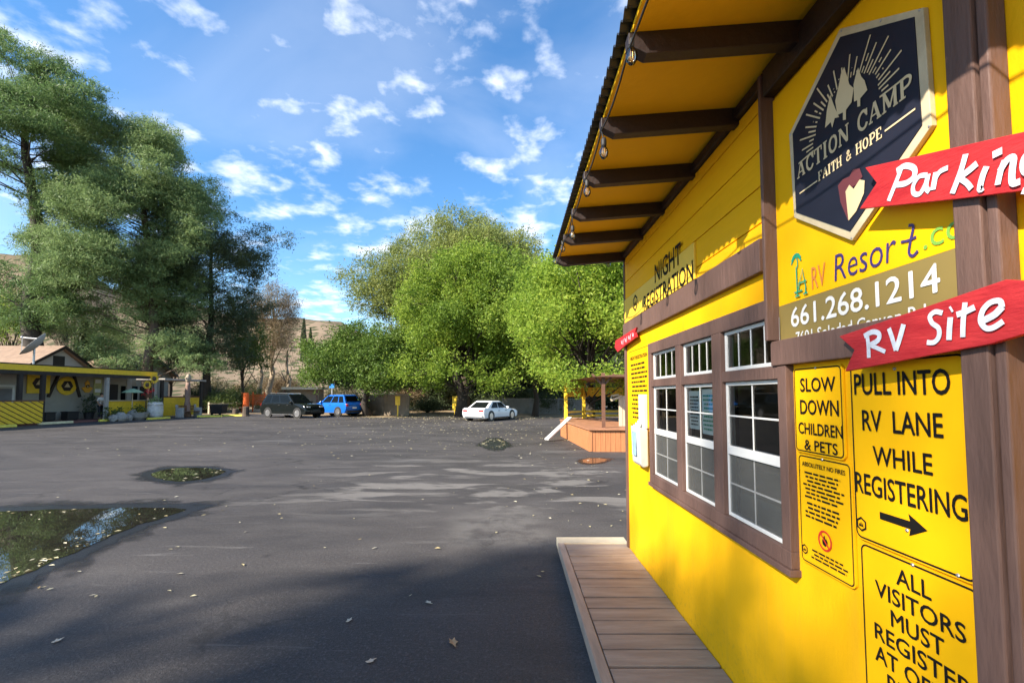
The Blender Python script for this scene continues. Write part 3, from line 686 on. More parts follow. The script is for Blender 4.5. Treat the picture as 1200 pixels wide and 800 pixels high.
ctree('broadleaf_tree', 'shaded dark tree at the far back behind the gazebo', 668, 52, 580, 800, 360, 478, 6, 30, l_dark, m_darkbark, 12, .42, 40, .28, .14, .4, 17, group=GC, low=-.95)

# pines on the left
GP = 'conifers behind the store'
PR = dict(size=(.17, .30), qr=(.40, .92), sq=.62, pine=True)
tree('pine_tree', 'tallest pine with a thick dark trunk at the left edge of the view', gnd(50, 40), 28, P3(20, 150, 40), (8.0, 6.0, 7.6), 64, l_pine, m_darkbark, 16, .36, 58, .32, .055, .80, 21,
     GP, low=-.7, squash=.6, lean=(-3, 0), extra=[(P3(105, 135, 40), (1.9, 2.0, 1.3)), (P3(90, 100, 40), (2.0, 2.0, 1.2)), (P3(45, 80, 40), (2.2, 2, 1.2)), (P3(2, 55, 40), (1.4, 1.4, 1.5)),
     (P3(10, 350, 40), (2.6, 2.4, 1.6)), (P3(60, 345, 40), (1.6, 2, 1.8)), (P3(80, 310, 40), (1.4, 1.6, 1.8)), (P3(-5, 320, 40), (2.0, 2, 1.4)), (P3(30, 375, 40), (2, 2, 1.2)), (P3(58, 290, 39.6), (1.5, 1.4, 1.5)), (P3(55, 325, 39.6), (1.6, 1.5, 1.6)), (P3(66, 360, 39.5), (1.7, 1.5, 1.5)), (P3(40, 240, 39.6), (1.6, 1.4, 1.2)), (P3(60, 215, 39.6), (1.9, 1.5, 1.2))], **PR)
tree('pine_tree', 'broad grey green pine with a domed crown right of the tallest pine', gnd(178, 43), 25, P3(148, 272, 43), (7.9, 6.0, 11.2), 132, l_pine2, m_bark, 15, .36, 58, .31, .055, .5, 22,
     GP, low=-.9, squash=.6, lean=(-1.5, 0), extra=[(P3(100, 375, 43), (2.5, 2.4, 1.6)), (P3(205, 405, 43), (2.8, 2.4, 1.4)), (P3(150, 425, 43), (2.8, 2.4, 1.0)), (P3(120, 410, 43), (2.2, 2.2, 1.2)), (P3(235, 425, 43), (2.2, 2.2, 1.0)), (P3(90, 180, 43), (2.0, 1.7, 1.2)), (P3(70, 225, 43), (1.7, 1.6, 1.3)), (P3(120, 158, 43), (2.0, 1.8, 1.1)), (P3(158, 150, 43), (2.2, 1.8, 1.1)), (P3(195, 180, 43), (2.0, 1.8, 1.2)), (P3(222, 230, 43), (1.8, 1.8, 1.3)), (P3(75, 300, 43), (1.8, 1.6, 1.4))], **PR)
tree('pine_tree', 'dark ragged conifer with bare branches reaching towards the gap of sky', gnd(243, 47), 18, P3(250, 345, 47), (5.6, 4.8, 8.4), 62, l_dark, m_darkbark, 12, .38, 50, .30, .06, .4, 23,
     GP, low=-.95, squash=.6, extra=[(P3(300, 272, 47), (2.0, 1.3, .7)), (P3(325, 285, 47), (1.5, 1.0, .5)), (P3(335, 275, 47), (.9, .7, .4)), (P3(265, 255, 47), (1.6, 1.2, .8)), (P3(290, 310, 47), (1.6, 1.2, .6)), (P3(310, 300, 47), (1.2, 1, .4)), (P3(240, 400, 47), (3.2, 2.6, 1.5)), (P3(270, 420, 47), (2.4, 2.4, 1.2)), (P3(225, 425, 47), (2.4, 2.4, 1.2))], **PR)
SB = dict(size=(.2, .36), qr=(.3, .85), sq=.8)
tree('small_tree', 'yellow green small tree behind the store roof at the left edge', gnd(12, 44), 7, P3(8, 375, 44), (3.6, 2.6, 3.0), 30, l_green, m_bark, 15, .30, 40, .2, .09, .2, 51, low=-.9, **SB)
tree('small_tree', 'grey green small tree between the two tan roofed houses', gnd(120, 48), 7, P3(125, 398, 48), (4.0, 3.0, 2.9), 34, l_pine2, m_bark, 14, .32, 44, .26, .06, .2, 52, low=-.95, **SB)
tree('small_tree', 'grey green small tree behind the second tan roofed house', gnd(200, 54), 7, P3(205, 405, 54), (5.0, 3.0, 3.4), 36, l_pine2, m_bark, 12, .34, 44, .28, .06, .2, 53, low=-.95, **SB)
tree('small_tree', 'dark small tree beside the thick pine trunk', gnd(80, 56), 7, P3(74, 375, 56), (3.6, 3.0, 4.0), 30, l_dark, m_bark, 12, .34, 44, .28, .08, .2, 54, low=-.95, **SB)
tree('small_tree', 'small light green tree below the dark ragged conifer', gnd(284, 52), 6, P3(290, 405, 52), (2.8, 2.6, 3.6), 12, l_deep, m_bark, 14, .32, 44, .22, .10, .2, 24, low=-.7)
tree('dead_tree', 'brown half dead tree with pale trunks between the conifers and the low green tree', gnd(318, 62), 14, P3(322, 383, 62), (3.6, 3.4, 6.6), 34, l_brown, m_palebark, 9, .40, 36, .26, .05, .42, 25, low=-.8, thick=.4, squash=.8)
for i, (u, Y, h_, lab) in enumerate(((303, 60, 9, 'bare pale dead trunk standing left of the brown half dead tree'), (336, 63, 8, 'bare pale dead trunk standing right of the brown half dead tree'))):
    g = np.random.default_rng(60+i); b = gnd(u, Y); root = thing('dead_tree', lab, 'tree', b)
    obj('trunk', limbs(b, h_, .36, [(np.array((b[0]+g.normal()*1.2, Y+g.normal(), h_*q)), np.array((.9, .9, .9))) for q in (.6, .75, .9, 1.05)], g), m_palebark, root, smooth=True)
    L_ = [(np.array((b[0]+g.normal()*.8, Y, h_*q)), np.array((1.3, 1.2, 1.3))) for q in (.45, .75, 1.0)]
    leaf_mesh('crown', twigs(L_, 5, .35, 26, g, .4), .24, .05, l_brown, root, 70+i)
def cypress(u, vb, vt, Y, wr, seed, lab):
    a = on_y(u, vb, Y); b = on_y(u, vt, Y); h_ = b.z - a.z; root = thing('cypress_tree', lab, 'tree', (a.x, Y, a.z), 0, 'slender cypresses')
    g = np.random.default_rng(seed); m_ = MB(); m_.tube([(a.x, Y, a.z), (a.x, Y, a.z + h_*.9)], [wr*.25, .03], 6); obj('trunk', m_, m_darkbark, root)
    n = 2600; t = g.uniform(.03, 1, n); rr = wr*np.minimum(1, (1-t)*2.2)**.7*np.sqrt(g.uniform(.3, 1, n)); th = g.uniform(0, 6.28, n)
    C = np.stack([a.x + rr*np.cos(th), Y + rr*np.sin(th), a.z + t*h_], 1)
    leaf_mesh('crown', C, .5*wr + .1, .12*wr + .05, l_dark, root, seed, droop=-.6)
cypress(97, 432, 376, 46, .75, 31, 'slender green cypress rising behind the tan roofed house')
cypress(355, 425, 373, 110, .7, 32, 'taller of the two thin cypresses on the hill beside the brown tree')
cypress(363, 428, 384, 105, .6, 33, 'shorter of the two thin cypresses on the hill beside the brown tree')

# shade tree out of view, up-sun of the camera: its shade lies over the near asphalt, deck and wall
def sh(x, y, z): q = z/math.tan(SUN_EL); return (x + SUN.x/math.cos(SUN_EL)*q, y + SUN.y/math.cos(SUN_EL)*q, z)
g = np.random.default_rng(41)
L_ = []
for x, y, z, r_ in ((-.15, 3.15, 21, 1.15), (.1, 2.2, 22, 1.2), (-.85, 2.35, 20.5, .85), (.1, 3.95, 22, 1.0), (.45, 3.2, 23, .8), (-.3, 1.4, 19.5, 1.3), (0, .7, 21, 1.4), (-.75, 3.9, 21, .45), (-1.35, 3.0, 20.5, .45), (-1.1, 4.35, 20.5, .28),
                    (-4.0, 3.3, 19.5, .42), (-4.7, 3.4, 18.8, .5), (-3.3, 3.0, 19.2, .35), (-5.4, 3.1, 18.5, .4)):
    L_.append((np.array(sh(x, y, z)), np.array((r_, r_, r_*.7))))
S_ = [(np.array(sh(x, y, z)), np.array((r_, r_, r_*.7))) for x, y, z, r_ in ((2.2, 3.4, 23, 1.2), (3.0, 4.4, 24, 1.1), (2.6, 2.2, 23, 1.3), (3.9, 3.0, 24.5, 1.3), (3.6, 1.4, 24, 1.3))]
base = (sh(-.5, 2.5, 21)[0], sh(-.5, 2.5, 21)[1], -.06)
root = thing('shade_tree', 'tall leafy tree out of view whose shade falls on the near asphalt and boardwalk', 'tree', base)
obj('trunk', limbs(base, 19.5, .5, L_ + S_, g), m_darkbark, root, smooth=True)
leaf_mesh('crown', np.concatenate([twigs(L_, 46, .28, 26, g, .4), twigs(S_, 4, .35, 18, g, .4)]), .26, .16, l_green, root, 41)

# far wood behind the centre group
g = np.random.default_rng(77); L_ = []
for i in range(75):
    x = g.uniform(-12, 34); h_ = g.uniform(3.0, 8.0); L_.append((np.array((x, g.uniform(60, 66), h_*.55)), np.array((2.4, 1.8, h_*.55))))
wood = leaf_mesh('far_wood', twigs(L_, 9, .5, 34, g), .45, .24, l_dark, None, 77, kind='stuff'); wood['label'] = 'dark mass of low trees beyond the far edge of the lot'
# scrub along the foot of the hill, behind the brown trees
g = np.random.default_rng(78); L_ = []
for i in range(46):
    y = g.uniform(70, 82); x = (g.uniform(225, 420) - 600)/F*y; h_ = g.uniform(1.6, 5.2); L_.append((np.array((x, y, h_*.5 + hill_h(x, y)*.8)), np.array((1.9, 1.6, h_*.55))))
scrub = leaf_mesh('hill_scrub', twigs(L_, 7, .45, 34, g), .36, .12, leaf_mat('olive_scrub', [(.06, .065, .03), (.12, .11, .055), (.19, .15, .08)], .25, .15), None, 78, kind='stuff'); scrub['label'] = 'olive brown scrub along the foot of the dry hill'
# shrubs
def shrub(u, Y, rx, h_, lm, seed, lab, group='shrubs beyond the lot', name='shrub'):
    b = gnd(u, Y); g = np.random.default_rng(seed); root = thing(name, lab, 'shrub', b, 0, group)
    L_ = [(np.array((b[0]+g.uniform(-.6, .6)*rx, Y+g.uniform(-.5, .5)*rx, h_*g.uniform(.35, .7))), np.array((rx*.5, rx*.5, h_*.36))) for _ in range(7)]
    m_ = MB()
    for c_, r_ in L_: m_.tube([b, tuple(c_)], [.05, .015], 5)
    obj('stem', m_, m_bark, root); leaf_mesh('foliage', twigs(L_, 26, .2, 34, g), .15, .075, lm, root, seed); return root
for i, (u, Y, rx, h_, lm, lab) in enumerate((
    (262, 47, 3.0, 2.2, l_shrub, 'olive bush behind the wheel stops near the black trash cart'),
    (244, 50, 2.6, 3.0, l_dark, 'dark bush beyond the end of the yellow pergola'),
    (284, 56, 2.2, 2.8, l_shrub, 'tawny green bush left of the orange safety fence'),
    (330, 66, 3.4, 4.6, l_brown, 'tall brown brush at the foot of the pale dead trunks'),
    (300, 70, 3.6, 3.6, l_brown, 'brown brush behind the orange safety fence'),
    (345, 55, 2.2, 2.6, l_brown, 'brown dry bush behind the roof of the black car'),
    (415, 41, 1.4, 1.6, l_shrub, 'ragged bush between the blue car and the block wall'),
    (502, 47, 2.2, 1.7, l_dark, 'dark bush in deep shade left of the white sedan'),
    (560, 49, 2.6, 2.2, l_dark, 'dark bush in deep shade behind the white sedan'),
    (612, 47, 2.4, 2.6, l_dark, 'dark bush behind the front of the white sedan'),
    (650, 44, 2.0, 2.0, l_dark, 'dark bush behind the leaning plank by the gazebo'),
    (478, 52, 2.6, 2.4, l_brown, 'brown shaded bush right of the block wall'))):
    shrub(u, Y, rx, h_, lm, 80+i, lab)

# ============================================================ REGISTRATION OFFICE (right)
D = 1.25
YF = on_x(735, 463, D).y                                   # far corner
off = thing('registration_office', 'yellow registration office with brown trim and a deep timber eave', 'building', (D, YF, 0))
YN = -1.6; XB = 5.4; DK = 0.10
TANS = (3.28 - 3.22)/(1.25 - .48)
def soff(x): return 3.22 + (x - .48)*TANS
def wy(u): return on_x(u, 463, D).y
wy0, wy1 = wy(931), wy(765); wz0, wz1 = 0.955, 2.165        # window group opening
mb = MB()
mb.box((D, wy1, 0), (D+.12, YF, 3.27)); mb.box((D, YN, 0), (D+.12, wy0, 3.27))
mb.box((D, wy0, 0), (D+.12, wy1, wz0)); mb.box((D, wy0, wz1), (D+.12, wy1, 3.27)); mb.box((D+.002, wy0, 1.846), (D+.118, wy(919), wz1-.002))
mb.box((D+.12, YF-.12, 0), (XB, YF, 3.27)); mb.box((D+.12, YN, 0), (XB, YN+.12, 3.27)); mb.box((XB-.12, YN+.12, 0), (XB, YF-.12, 3.27))
obj('wall', mb, m_wall, off)
mb = MB()
mb.box((D+.125, YN+.13, 0.0), (XB-.13, YF-.13, .12)); mb.box((D+.125, YN+.13, 2.6), (XB-.13, YF-.13, 2.63))
mb.box((3.6, YN+.13, .125), (3.63, YF-.13, 2.595)); mb.box((D+.125, 4.55, .125), (3.59, 4.58, 2.595)); mb.box((D+.125, .35, .125), (3.59, .38, 2.595))
obj('interior', mb, m_inside, off)
mb = MB(); mb.box((D+.45, 1.4, .13), (D+1.0, 4.3, .98)); mb.box((D+.40, 1.35, .985), (D+1.05, 4.35, 1.02)); obj('counter', mb, m_pale, off)
# board siding above the band
yb0 = wy(903); yb1 = YF - .03
mb = MB()
for z0, z1 in ((2.485, 2.56), (2.566, 2.745), (2.751, 2.93), (2.936, 3.12), (3.126, 3.2)):
    mb.box((D-.014, yb0+.01, z0), (D, yb1, z1))
obj('siding', mb, m_siding, off, bevel=.003)
mb = MB(); mb.box((D-.035, yb0, 2.315), (D, YF+.012, 2.48)); obj('trim_band', mb, m_trim, off, bevel=.004)
mb = MB(); mb.box((D-.022, YF-.028, DK), (D, YF+.02, 3.2)); obj('corner_trim', mb, m_trim, off, bevel=.003)
yp0, yp1 = wy(919), on_x(898, 463, D-.07).y
mb = MB(); mb.box((D-.07, yp0, 1.962), (D, yp1, 3.235)); obj('wall_post', mb, m_trim, off, bevel=.004)
yq = on_x(1127, 463, D-.06).y; yq2 = on_x(1161, 463, D-.06).y; yq3 = on_x(1206, 463, D).y
mb = MB(); mb.box((D-.045, yq+.003, 1.845), (D, yp1, 1.958)); obj('ledger_beam', mb, m_trim, off, bevel=.004)
mb = MB(); mb.box((D-.06, YN, 3.12), (D-.003, yp0-.004, 3.25)); obj('frieze_and_shadow_strip', mb, m_dark, off, bevel=.004)
mb = MB(); mb.box((D-.045, yp1+.004, 3.205), (D-.003, YF+.012, 3.262)); obj('frieze_and_shadow_strip', mb, m_dark, off, bevel=.004)  # dark strip stands for the shadow line under the soffit, no board
mb = MB(); mb.box((D-.060, yq2, 0.0), (D, yq, 3.2)); mb.box((D-.050, yq3, 0.0), (D, yq2-.004, 3.2)); obj('corner_post', mb, m_trim, off, bevel=.005)
# soffit, rafters, roof
mb = MB(); mb.add([(.50, YN, soff(.50)), (D+.1, YN, soff(D+.1)), (D+.1, YF+.05, soff(D+.1)), (.50, YF+.05, soff(.50)),
                   (.50, YN, soff(.50)+.02), (D+.1, YN, soff(D+.1)+.02), (D+.1, YF+.05, soff(D+.1)+.02), (.50, YF+.05, soff(.50)+.02)],
                  [(0,3,2,1),(4,5,6,7),(0,1,5,4),(1,2,6,5),(2,3,7,6),(3,0,4,7)]); obj('soffit', mb, m_soffit, off)
for y in (-1.2, -.58, .03, .64, 1.26, 1.87, 2.46, 3.06, 3.68, 4.28, YF-.02):
    mb = MB(); hh = .10
    pts = [(.485, soff(.485)-.002), (.485, soff(.485)-.055), (.56, soff(.56)-hh), (D-.002, soff(D)-hh), (D-.002, soff(D)-.002)]
    mb.prism(pts, 1, y-.03, y+.03); obj('rafter', mb, m_dark, off, bevel=.004)
mb = MB(); ns = 16; yr0, yr1 = YN-.1, YF+.12; npts = int((yr1-yr0)/.068)*8; vs = []; fs = []
for i in range(npts+1):
    y = yr0 + (yr1-yr0)*i/npts; zz = .014*math.cos(2*math.pi*i/8)
    for x, dz in ((.455, 0), (XB+.3, 0), (XB+.3, .006), (.455, .006)): vs.append((x, y, soff(x)+.038+zz+dz))
for i in range(npts):
    a = i*4; b = a+4
    fs += [(a, a+1, b+1, b), (a+2, a+3, b+3, b+2), (a+3, a, b, b+3), (a+1, a+2, b+2, b+1)]
mb.add(vs, fs); obj('roof', mb, m_roofmetal, off, smooth=False)
# window group: brown casing + six white windows
cols = [(wy(798), wy(768)), (wy(842), wy(804)), (wy(921), wy(853))]
tz0, tz1 = 1.845, 2.075; lz0, lz1 = 1.03, 1.785
mb = MB(); xo, xi = D-.038, D+.06
mb.box((xo, yp1+.002, tz1), (xi, wy1, wz1)); mb.box((xo, wy0, wz0), (xi, wy1, lz0)); mb.box((xo-.012, wy0-.01, wz0-.03), (xi, wy1+.01, wz0-.001))
ys = [wy0] + [v for c_ in reversed(cols) for v in c_] + [wy1]
mb.box((xo, ys[0], lz0), (xi, ys[1], 1.842))
for a, b in ((ys[2], ys[3]), (ys[4], ys[5]), (ys[6], ys[7])): mb.box((xo, a, lz0), (xi, b, tz1))
mb.box((xo+.004, yp1+.002, lz1), (xi, cols[2][1], tz0)); mb.box((xo+.004, cols[2][0], lz1), (D-.0, yp1, 1.842))
for c_ in cols[:2]: mb.box((xo+.004, c_[0], lz1), (xi, c_[1], tz0))
obj('window_casing', mb, m_trim, off, bevel=.003)
def window(y0, y1, z0, z1, nx, double):
    fw = .020; x0, x1 = D-.013, D+.03
    mb = MB()
    mb.box((x0, y0, z0), (x1, y0+fw, z1)); mb.box((x0, y1-fw, z0), (x1, y1, z1)); mb.box((x0, y0+fw, z0), (x1, y1-fw, z0+fw)); mb.box((x0, y0+fw, z1-fw), (x1, y1-fw, z1))
    zm = (z0+z1)/2 - .005
    if double: mb.box((x0-.008, y0+fw, zm-.024), (x1, y1-fw, zm+.024))
    wn_ = obj('window', mb, m_vinyl, off, bevel=.003)
    mb = MB()
    spans = [(z0+fw, zm-.024), (zm+.024, z1-fw)] if double else [(z0+fw, z1-fw)]
    for i in range(1, nx):
        y = y0+fw + (y1-y0-2*fw)*i/nx
        for a, b in spans: mb.box((D-.007, y-.0045, a), (D-.004, y+.0045, b))
    for a, b in spans:
        if double:
            z = (a+b)/2
            for i in range(nx):
                ya = y0+fw + (y1-y0-2*fw)*i/nx + (.0045 if i else 0); yb_ = y0+fw + (y1-y0-2*fw)*(i+1)/nx - (.0045 if i < nx-1 else 0)
                mb.box((D-.007, ya, z-.0045), (D-.004, yb_, z+.0045))
    obj('muntins', mb, m_vinyl, wn_)
    for a, b in spans:
        mb = MB(); mb.add([(D-.002, y0+fw, a), (D-.002, y1-fw, a), (D-.002, y1-fw, b), (D-.002, y0+fw, b)], [(3, 2, 1, 0)]); obj('pane', mb, m_glass, wn_)
    if double:
        a, b = spans[0]; mb = MB(); mb.add([(D-.010, y0+fw, a), (D-.010, y1-fw, a), (D-.010, y1-fw, b), (D-.010, y0+fw, b)], [(0, 1, 2, 3)]); obj('insect_screen', mb, m_screen, wn_)
for a, b in cols:
    window(a+.002, b-.002, tz0+.002, tz1-.002, 4, False); window(a+.002, b-.002, lz0+.002, lz1-.002, 2, True)
# papers taped inside the middle window
GPAP = 'papers taped inside the middle window'
for i, (f0, f1, z0, z1, lab) in enumerate(((.04, .46, 1.48, 1.74, 'white notice sheet taped inside the middle window, nearer the porch end'), (.52, .96, 1.46, 1.75, 'white notice sheet with green panel taped inside the middle window, nearer the signs'))):
    a, b = cols[1]; y1 = b - .03 - f0*(b-a-.06); y0 = b - .03 - f1*(b-a-.06); x = D+.002
    t_ = thing('notice_sheet', lab, 'notice', (x, (y0+y1)/2, z0), 0, GPAP)
    mb = MB(); mb.box((x, y0, z0), (x+.0015, y1, z1)); obj('sheet', mb, m_paper, t_)
    mb = MB(); word_lines(mb, x-.001, y1-.015, y0+.015, z0+.02, z1-.03, 9, 3+i); obj('print', mb, m_black if i == 0 else m_green, t_)

# ---- boardwalk
bw = thing('boardwalk', 'low boardwalk of weathered planks along the yellow wall', 'deck', (.87, 2.5, 0))
xe = .50; y = YF + .10; mb = MB()
k = 0
while y > -1.4:
    x0 = xe + .075
    mb.box((x0 + random.uniform(0, .006), y-.178 + random.uniform(-.003, .003), DK-.035), (D-.004, y-.005 - random.uniform(0, .004), DK + random.uniform(-.003, .003))); y -= .19
obj('planks', mb, m_deck, bw, bevel=.004)
mb = MB(); mb.box((xe, -1.4, .012), (xe+.07, YF+.115, DK+.004)); obj('edge_board', mb, m_deckedge, bw, bevel=.005)
mb = MB(); mb.box((xe+.005, YF+.12, .012), (D+.02, YF+.33, DK+.002)); obj('end_board', mb, m_pale, bw, bevel=.005)  # sunlight on the deck end is put into this paler wood colour
mb = MB(); mb.box((xe+.075, -1.35, .002), (D-.01, YF+.09, DK-.04)); obj('joists', mb, m_dark, bw)

# ---- string lights
sl = thing('string_light', 'string of clear bulbs hung along the eave of the yellow office', 'string light', (.5, 2.5, 3.2))
bul = [on_x(u, v, .50) for u, v in ((740, 50), (707.5, 166), (688, 214), (671, 267), (659.5, 284))]
ex = [on_y(651, 300, YF+.12), on_y(713, 303, YF+.12)]
wire = MB(); P = []
anch = [Vector((.492, y, soff(.49)-.06)) for y in (-.58, .64, 1.87, 2.46, 3.06, 3.68, 4.28, YF)] + [Vector((.70, YF+.11, soff(.7)-.05)), Vector((1.15, YF+.11, soff(1.15)-.06))]
for a, b in zip(anch, anch[1:]):
    for t in (0, .25, .5, .75): p = a.lerp(b, t); p.z -= .035*math.sin(math.pi*t) + .0; P.append(p)
P.append(anch[-1]); wire.tube(P, .0045, 6); obj('cable', wire, m_plastic, sl, smooth=True)
for p in bul + ex:
    # bulb hanging 4 cm below the cable
    top = Vector((p.x, p.y, p.z)); M_ = Matrix.Translation(top)
    tmp = min(P, key=lambda q: (q - top).length)
    mb = MB(); mb.tube([tmp, (top.x, top.y, top.z+.004)], .0035, 5); mb.lathe([(.013, 0), (.015, .008), (.015, .04), (.009, .05)], 12, Matrix.Translation(top + Vector((0, 0, -.03))))
    s_ = obj('socket', mb, m_plastic, sl, smooth=True)
    mb = MB(); mb.lathe([(.001, -.098), (.012, -.094), (.022, -.078), (.025, -.062), (.021, -.045), (.014, -.032), (.0125, -.026)], 14, M_); obj('bulb', mb, m_bulb, sl, smooth=True)
    mb = MB(); mb.tube([top + Vector(q) for q in ((-.004, 0, -.03), (-.006, .002, -.07), (0, -.003, -.078), (.006, .002, -.07), (.004, 0, -.03))], .0016, 5); obj('filament', mb, m_filament, sl)

# ============================================================ SIGNS ON THE OFFICE WALL
def wz(u, v, x=D): p = on_x(u, v, x); return (p.y, p.z)
# -- big banner panel
x_b = D - .012
yL = yp0 - .002; yR = yq + .001
zb = on_x(925, 403, D).z; zo = on_x(924, 356.5, D).z
ban = thing('resort_banner', 'large yellow resort banner with an olive phone number strip', 'sign', (x_b, (yL+yR)/2, zb), 0)
mb = MB(); mb.box((x_b, yR, zo), (D-.001, yL, 3.10)); obj('panel', mb, m_sign, ban)
mb = MB(); mb.box((x_b-.001, yR, zb), (D-.001, yL, zo-.001)); obj('olive_strip', mb, m_olive, ban)
xt = x_b - .003
mb = MB(); ltx(mb, '661.268.1214', xt, 927.5, 383.3, 361.5, 1108, bold=.012); obj('lettering', mb, m_white, ban)
mb = MB(); ltx(mb, '7601 Soledad Canyon Rd', xt, 933, 401, 389.5, 1090, bold=.012); obj('lettering', mb, m_white, ban)
mb = MB(); ltx(mb, 'RV', xt, 951.5, 339, 313.5, 972.5); obj('lettering', mb, m_orange, ban)
mb = MB(); ltx(mb, 'Resor', xt, 978, 330, 299, 1058, bold=-.006, shear=.1)
def z6(x, y): return (880 + x/3.6375, 230 + y/3.6375)
ribbon(mb, xt-.0005, [wz(*z6(*p), xt) for p in ((672, 125), (692, 128), (680, 190), (674, 240), (690, 254), (712, 232))], .009)
ribbon(mb, xt-.0009, [wz(*z6(*p), xt) for p in ((640, 195), (672, 188), (705, 172))], .008)
obj('lettering', mb, m_blueink, ban)
mb = MB(); a = on_x(1082, 292.7, xt); letters(mb, '.com', xt, a.y, a.y-.215, a.z, a.z+.075); obj('lettering', mb, m_green2, ban)
mb = MB(); 
for e, st_ in enumerate((((195, 300), (200, 405)), ((188, 412), (222, 400)), ((238, 392), (222, 308), (205, 398)), ((206, 372), (240, 358)), ((193, 428), (212, 421)), ((228, 416), (246, 409)), ((200, 405), (203, 424)), ((238, 392), (238, 412)))):
    ribbon(mb, xt - .0004*e - .003, [wz(*z6(*p), xt) for p in st_], .0075, smooth=False)
pc = Vector(wz(*z6(192, 255), xt))
for i in range(8):
    t = R(-8 + 28*i); d = Vector((math.cos(t), math.sin(t)*.8))
    ribbon(mb, xt-.0002*i, [pc + d*q + Vector((0, -.75*q*q/.04)) for q in (0, .012, .024, .036)], .0085)
ribbon(mb, xt-.002, [wz(*z6(*p), xt) for p in ((194, 258), (200, 280), (199, 305))], .006)
obj('palm_emblem', mb, m_green, ban)

# -- hexagonal camp sign
def z5(x, y): return (880 + x/3.3344, y/3.3333)
x_h = D - .030
hx = thing('camp_sign', 'dark navy six sided camp sign with tan border, pine trees and heart', 'sign', (x_h, 1.75, 2.3))
outer = [wz(u, v, x_h) for u, v in ((984, 34), (1081.6, 9), (1091.5, 147), (998, 282), (930.5, 255), (924.5, 158))]
inner = [wz(u, v, x_h) for u, v in ((985.5, 43.5), (1072, 20), (1081, 147), (997, 271), (933.8, 249), (929.5, 157))]
mb = MB(); mb.prism(outer, 0, x_h, D-.013); obj('border', mb, m_tanborder, hx, bevel=.002)
mb = MB(); mb.prism(inner, 0, x_h-.003, x_h+.004); obj('board', mb, m_navy, hx)
xt = x_h - .0055
mb = MB()
def base_z(u0, v0): return on_x(u0, v0, xt)
a = base_z(934.5, 210.5); b = base_z(1071.5, 110); slab(mb, 'ACTION CAMP', xt, a.y, b.y, a.z, a.z + .068); obj('lettering', mb, m_tan, hx); mb = MB()
a = base_z(959, 213.2); b = base_z(1034.5, 163.5); slab(mb, 'FAITH & HOPE', xt, a.y, b.y, a.z, a.z + .040); obj('lettering', mb, m_tan, hx); mb = MB()
for p, q in (((937, 226.8), (957.6, 212.0)), ((1036.8, 153.8), (1072.5, 127.5))): ribbon(mb, xt, [wz(*p, xt), wz(*q, xt)], .006)
obj('rule_line', mb, m_tan, hx)
mb = MB(); cR = Vector(wz(989, 146, xt)); rr = random.Random(5)
for i in range(37):
    t = R(-2 + 184*i/36); d = Vector((math.cos(t), math.sin(t))); r1 = (.268, .215, .245, .2)[i % 4] - (.03 if 60 < math.degrees(t) < 120 else 0)
    r0 = .128 + .035*abs(math.cos(t))**.5 + rr.uniform(0, .012)
    if i % 2 and rr.random() < .6:
        q = r0 + (r1-r0)*rr.uniform(.3, .6); ribbon(mb, xt, [cR + d*r0, cR + d*q], .0055); ribbon(mb, xt, [cR + d*(q+.014), cR + d*r1], .0055)
    else: ribbon(mb, xt, [cR + d*r0, cR + d*r1], .0062)
obj('sun_rays', mb, m_tan, hx)
mb = MB()
for e, poly in enumerate(([(310,370),(322,405),(330,425),(345,458),(328,462),(318,500),(312,478),(290,500),(297,432)],
    [(365,262),(380,310),(385,330),(402,345),(394,400),(372,430),(372,468),(360,470),(360,440),(338,450),(330,395),(345,330),(352,290)],
    [(420,265),(432,300),(445,315),(456,352),(428,385),(428,415),(417,418),(416,392),(404,398),(402,330),(412,290)])):
    P = [wz(*z5(*p), xt) for p in poly]; mb.add([(xt - .0003*e - .0004, y_, z_) for y_, z_ in P], [list(range(len(P)))])
obj('pine_emblem', mb, m_tan, hx)
for nm, m_, e, poly in (('heart_emblem', m_maroon, 0, [(340,725),(360,700),(385,690),(400,662),(425,658),(436,690),(410,722),(385,740),(380,862),(350,790)]),
                        ('heart_emblem', m_tan, 1, [(370,748),(385,722),(402,738),(425,702),(445,705),(442,755),(412,825),(382,862)])):
    mb = MB(); P = [wz(*z5(*p), xt) for p in poly]; mb.add([(xt - .0005*e - .0002, y_, z_) for y_, z_ in P], [list(range(len(P)))]); obj(nm, mb, m_, hx)
mb = MB()
for u, v in ((1078, 12), (1089, 148), (986, 37), (926.5, 158), (998, 279), (1032, 25)):
    y_, z_ = wz(u, v, x_h); mb.lathe([(.004, 0), (.0035, .002), (.001, .003)], 8, Matrix.Translation((x_h, y_, z_)) @ Matrix.Rotation(R(-90), 4, 'Y'))
obj('screw', mb, m_metal, hx)

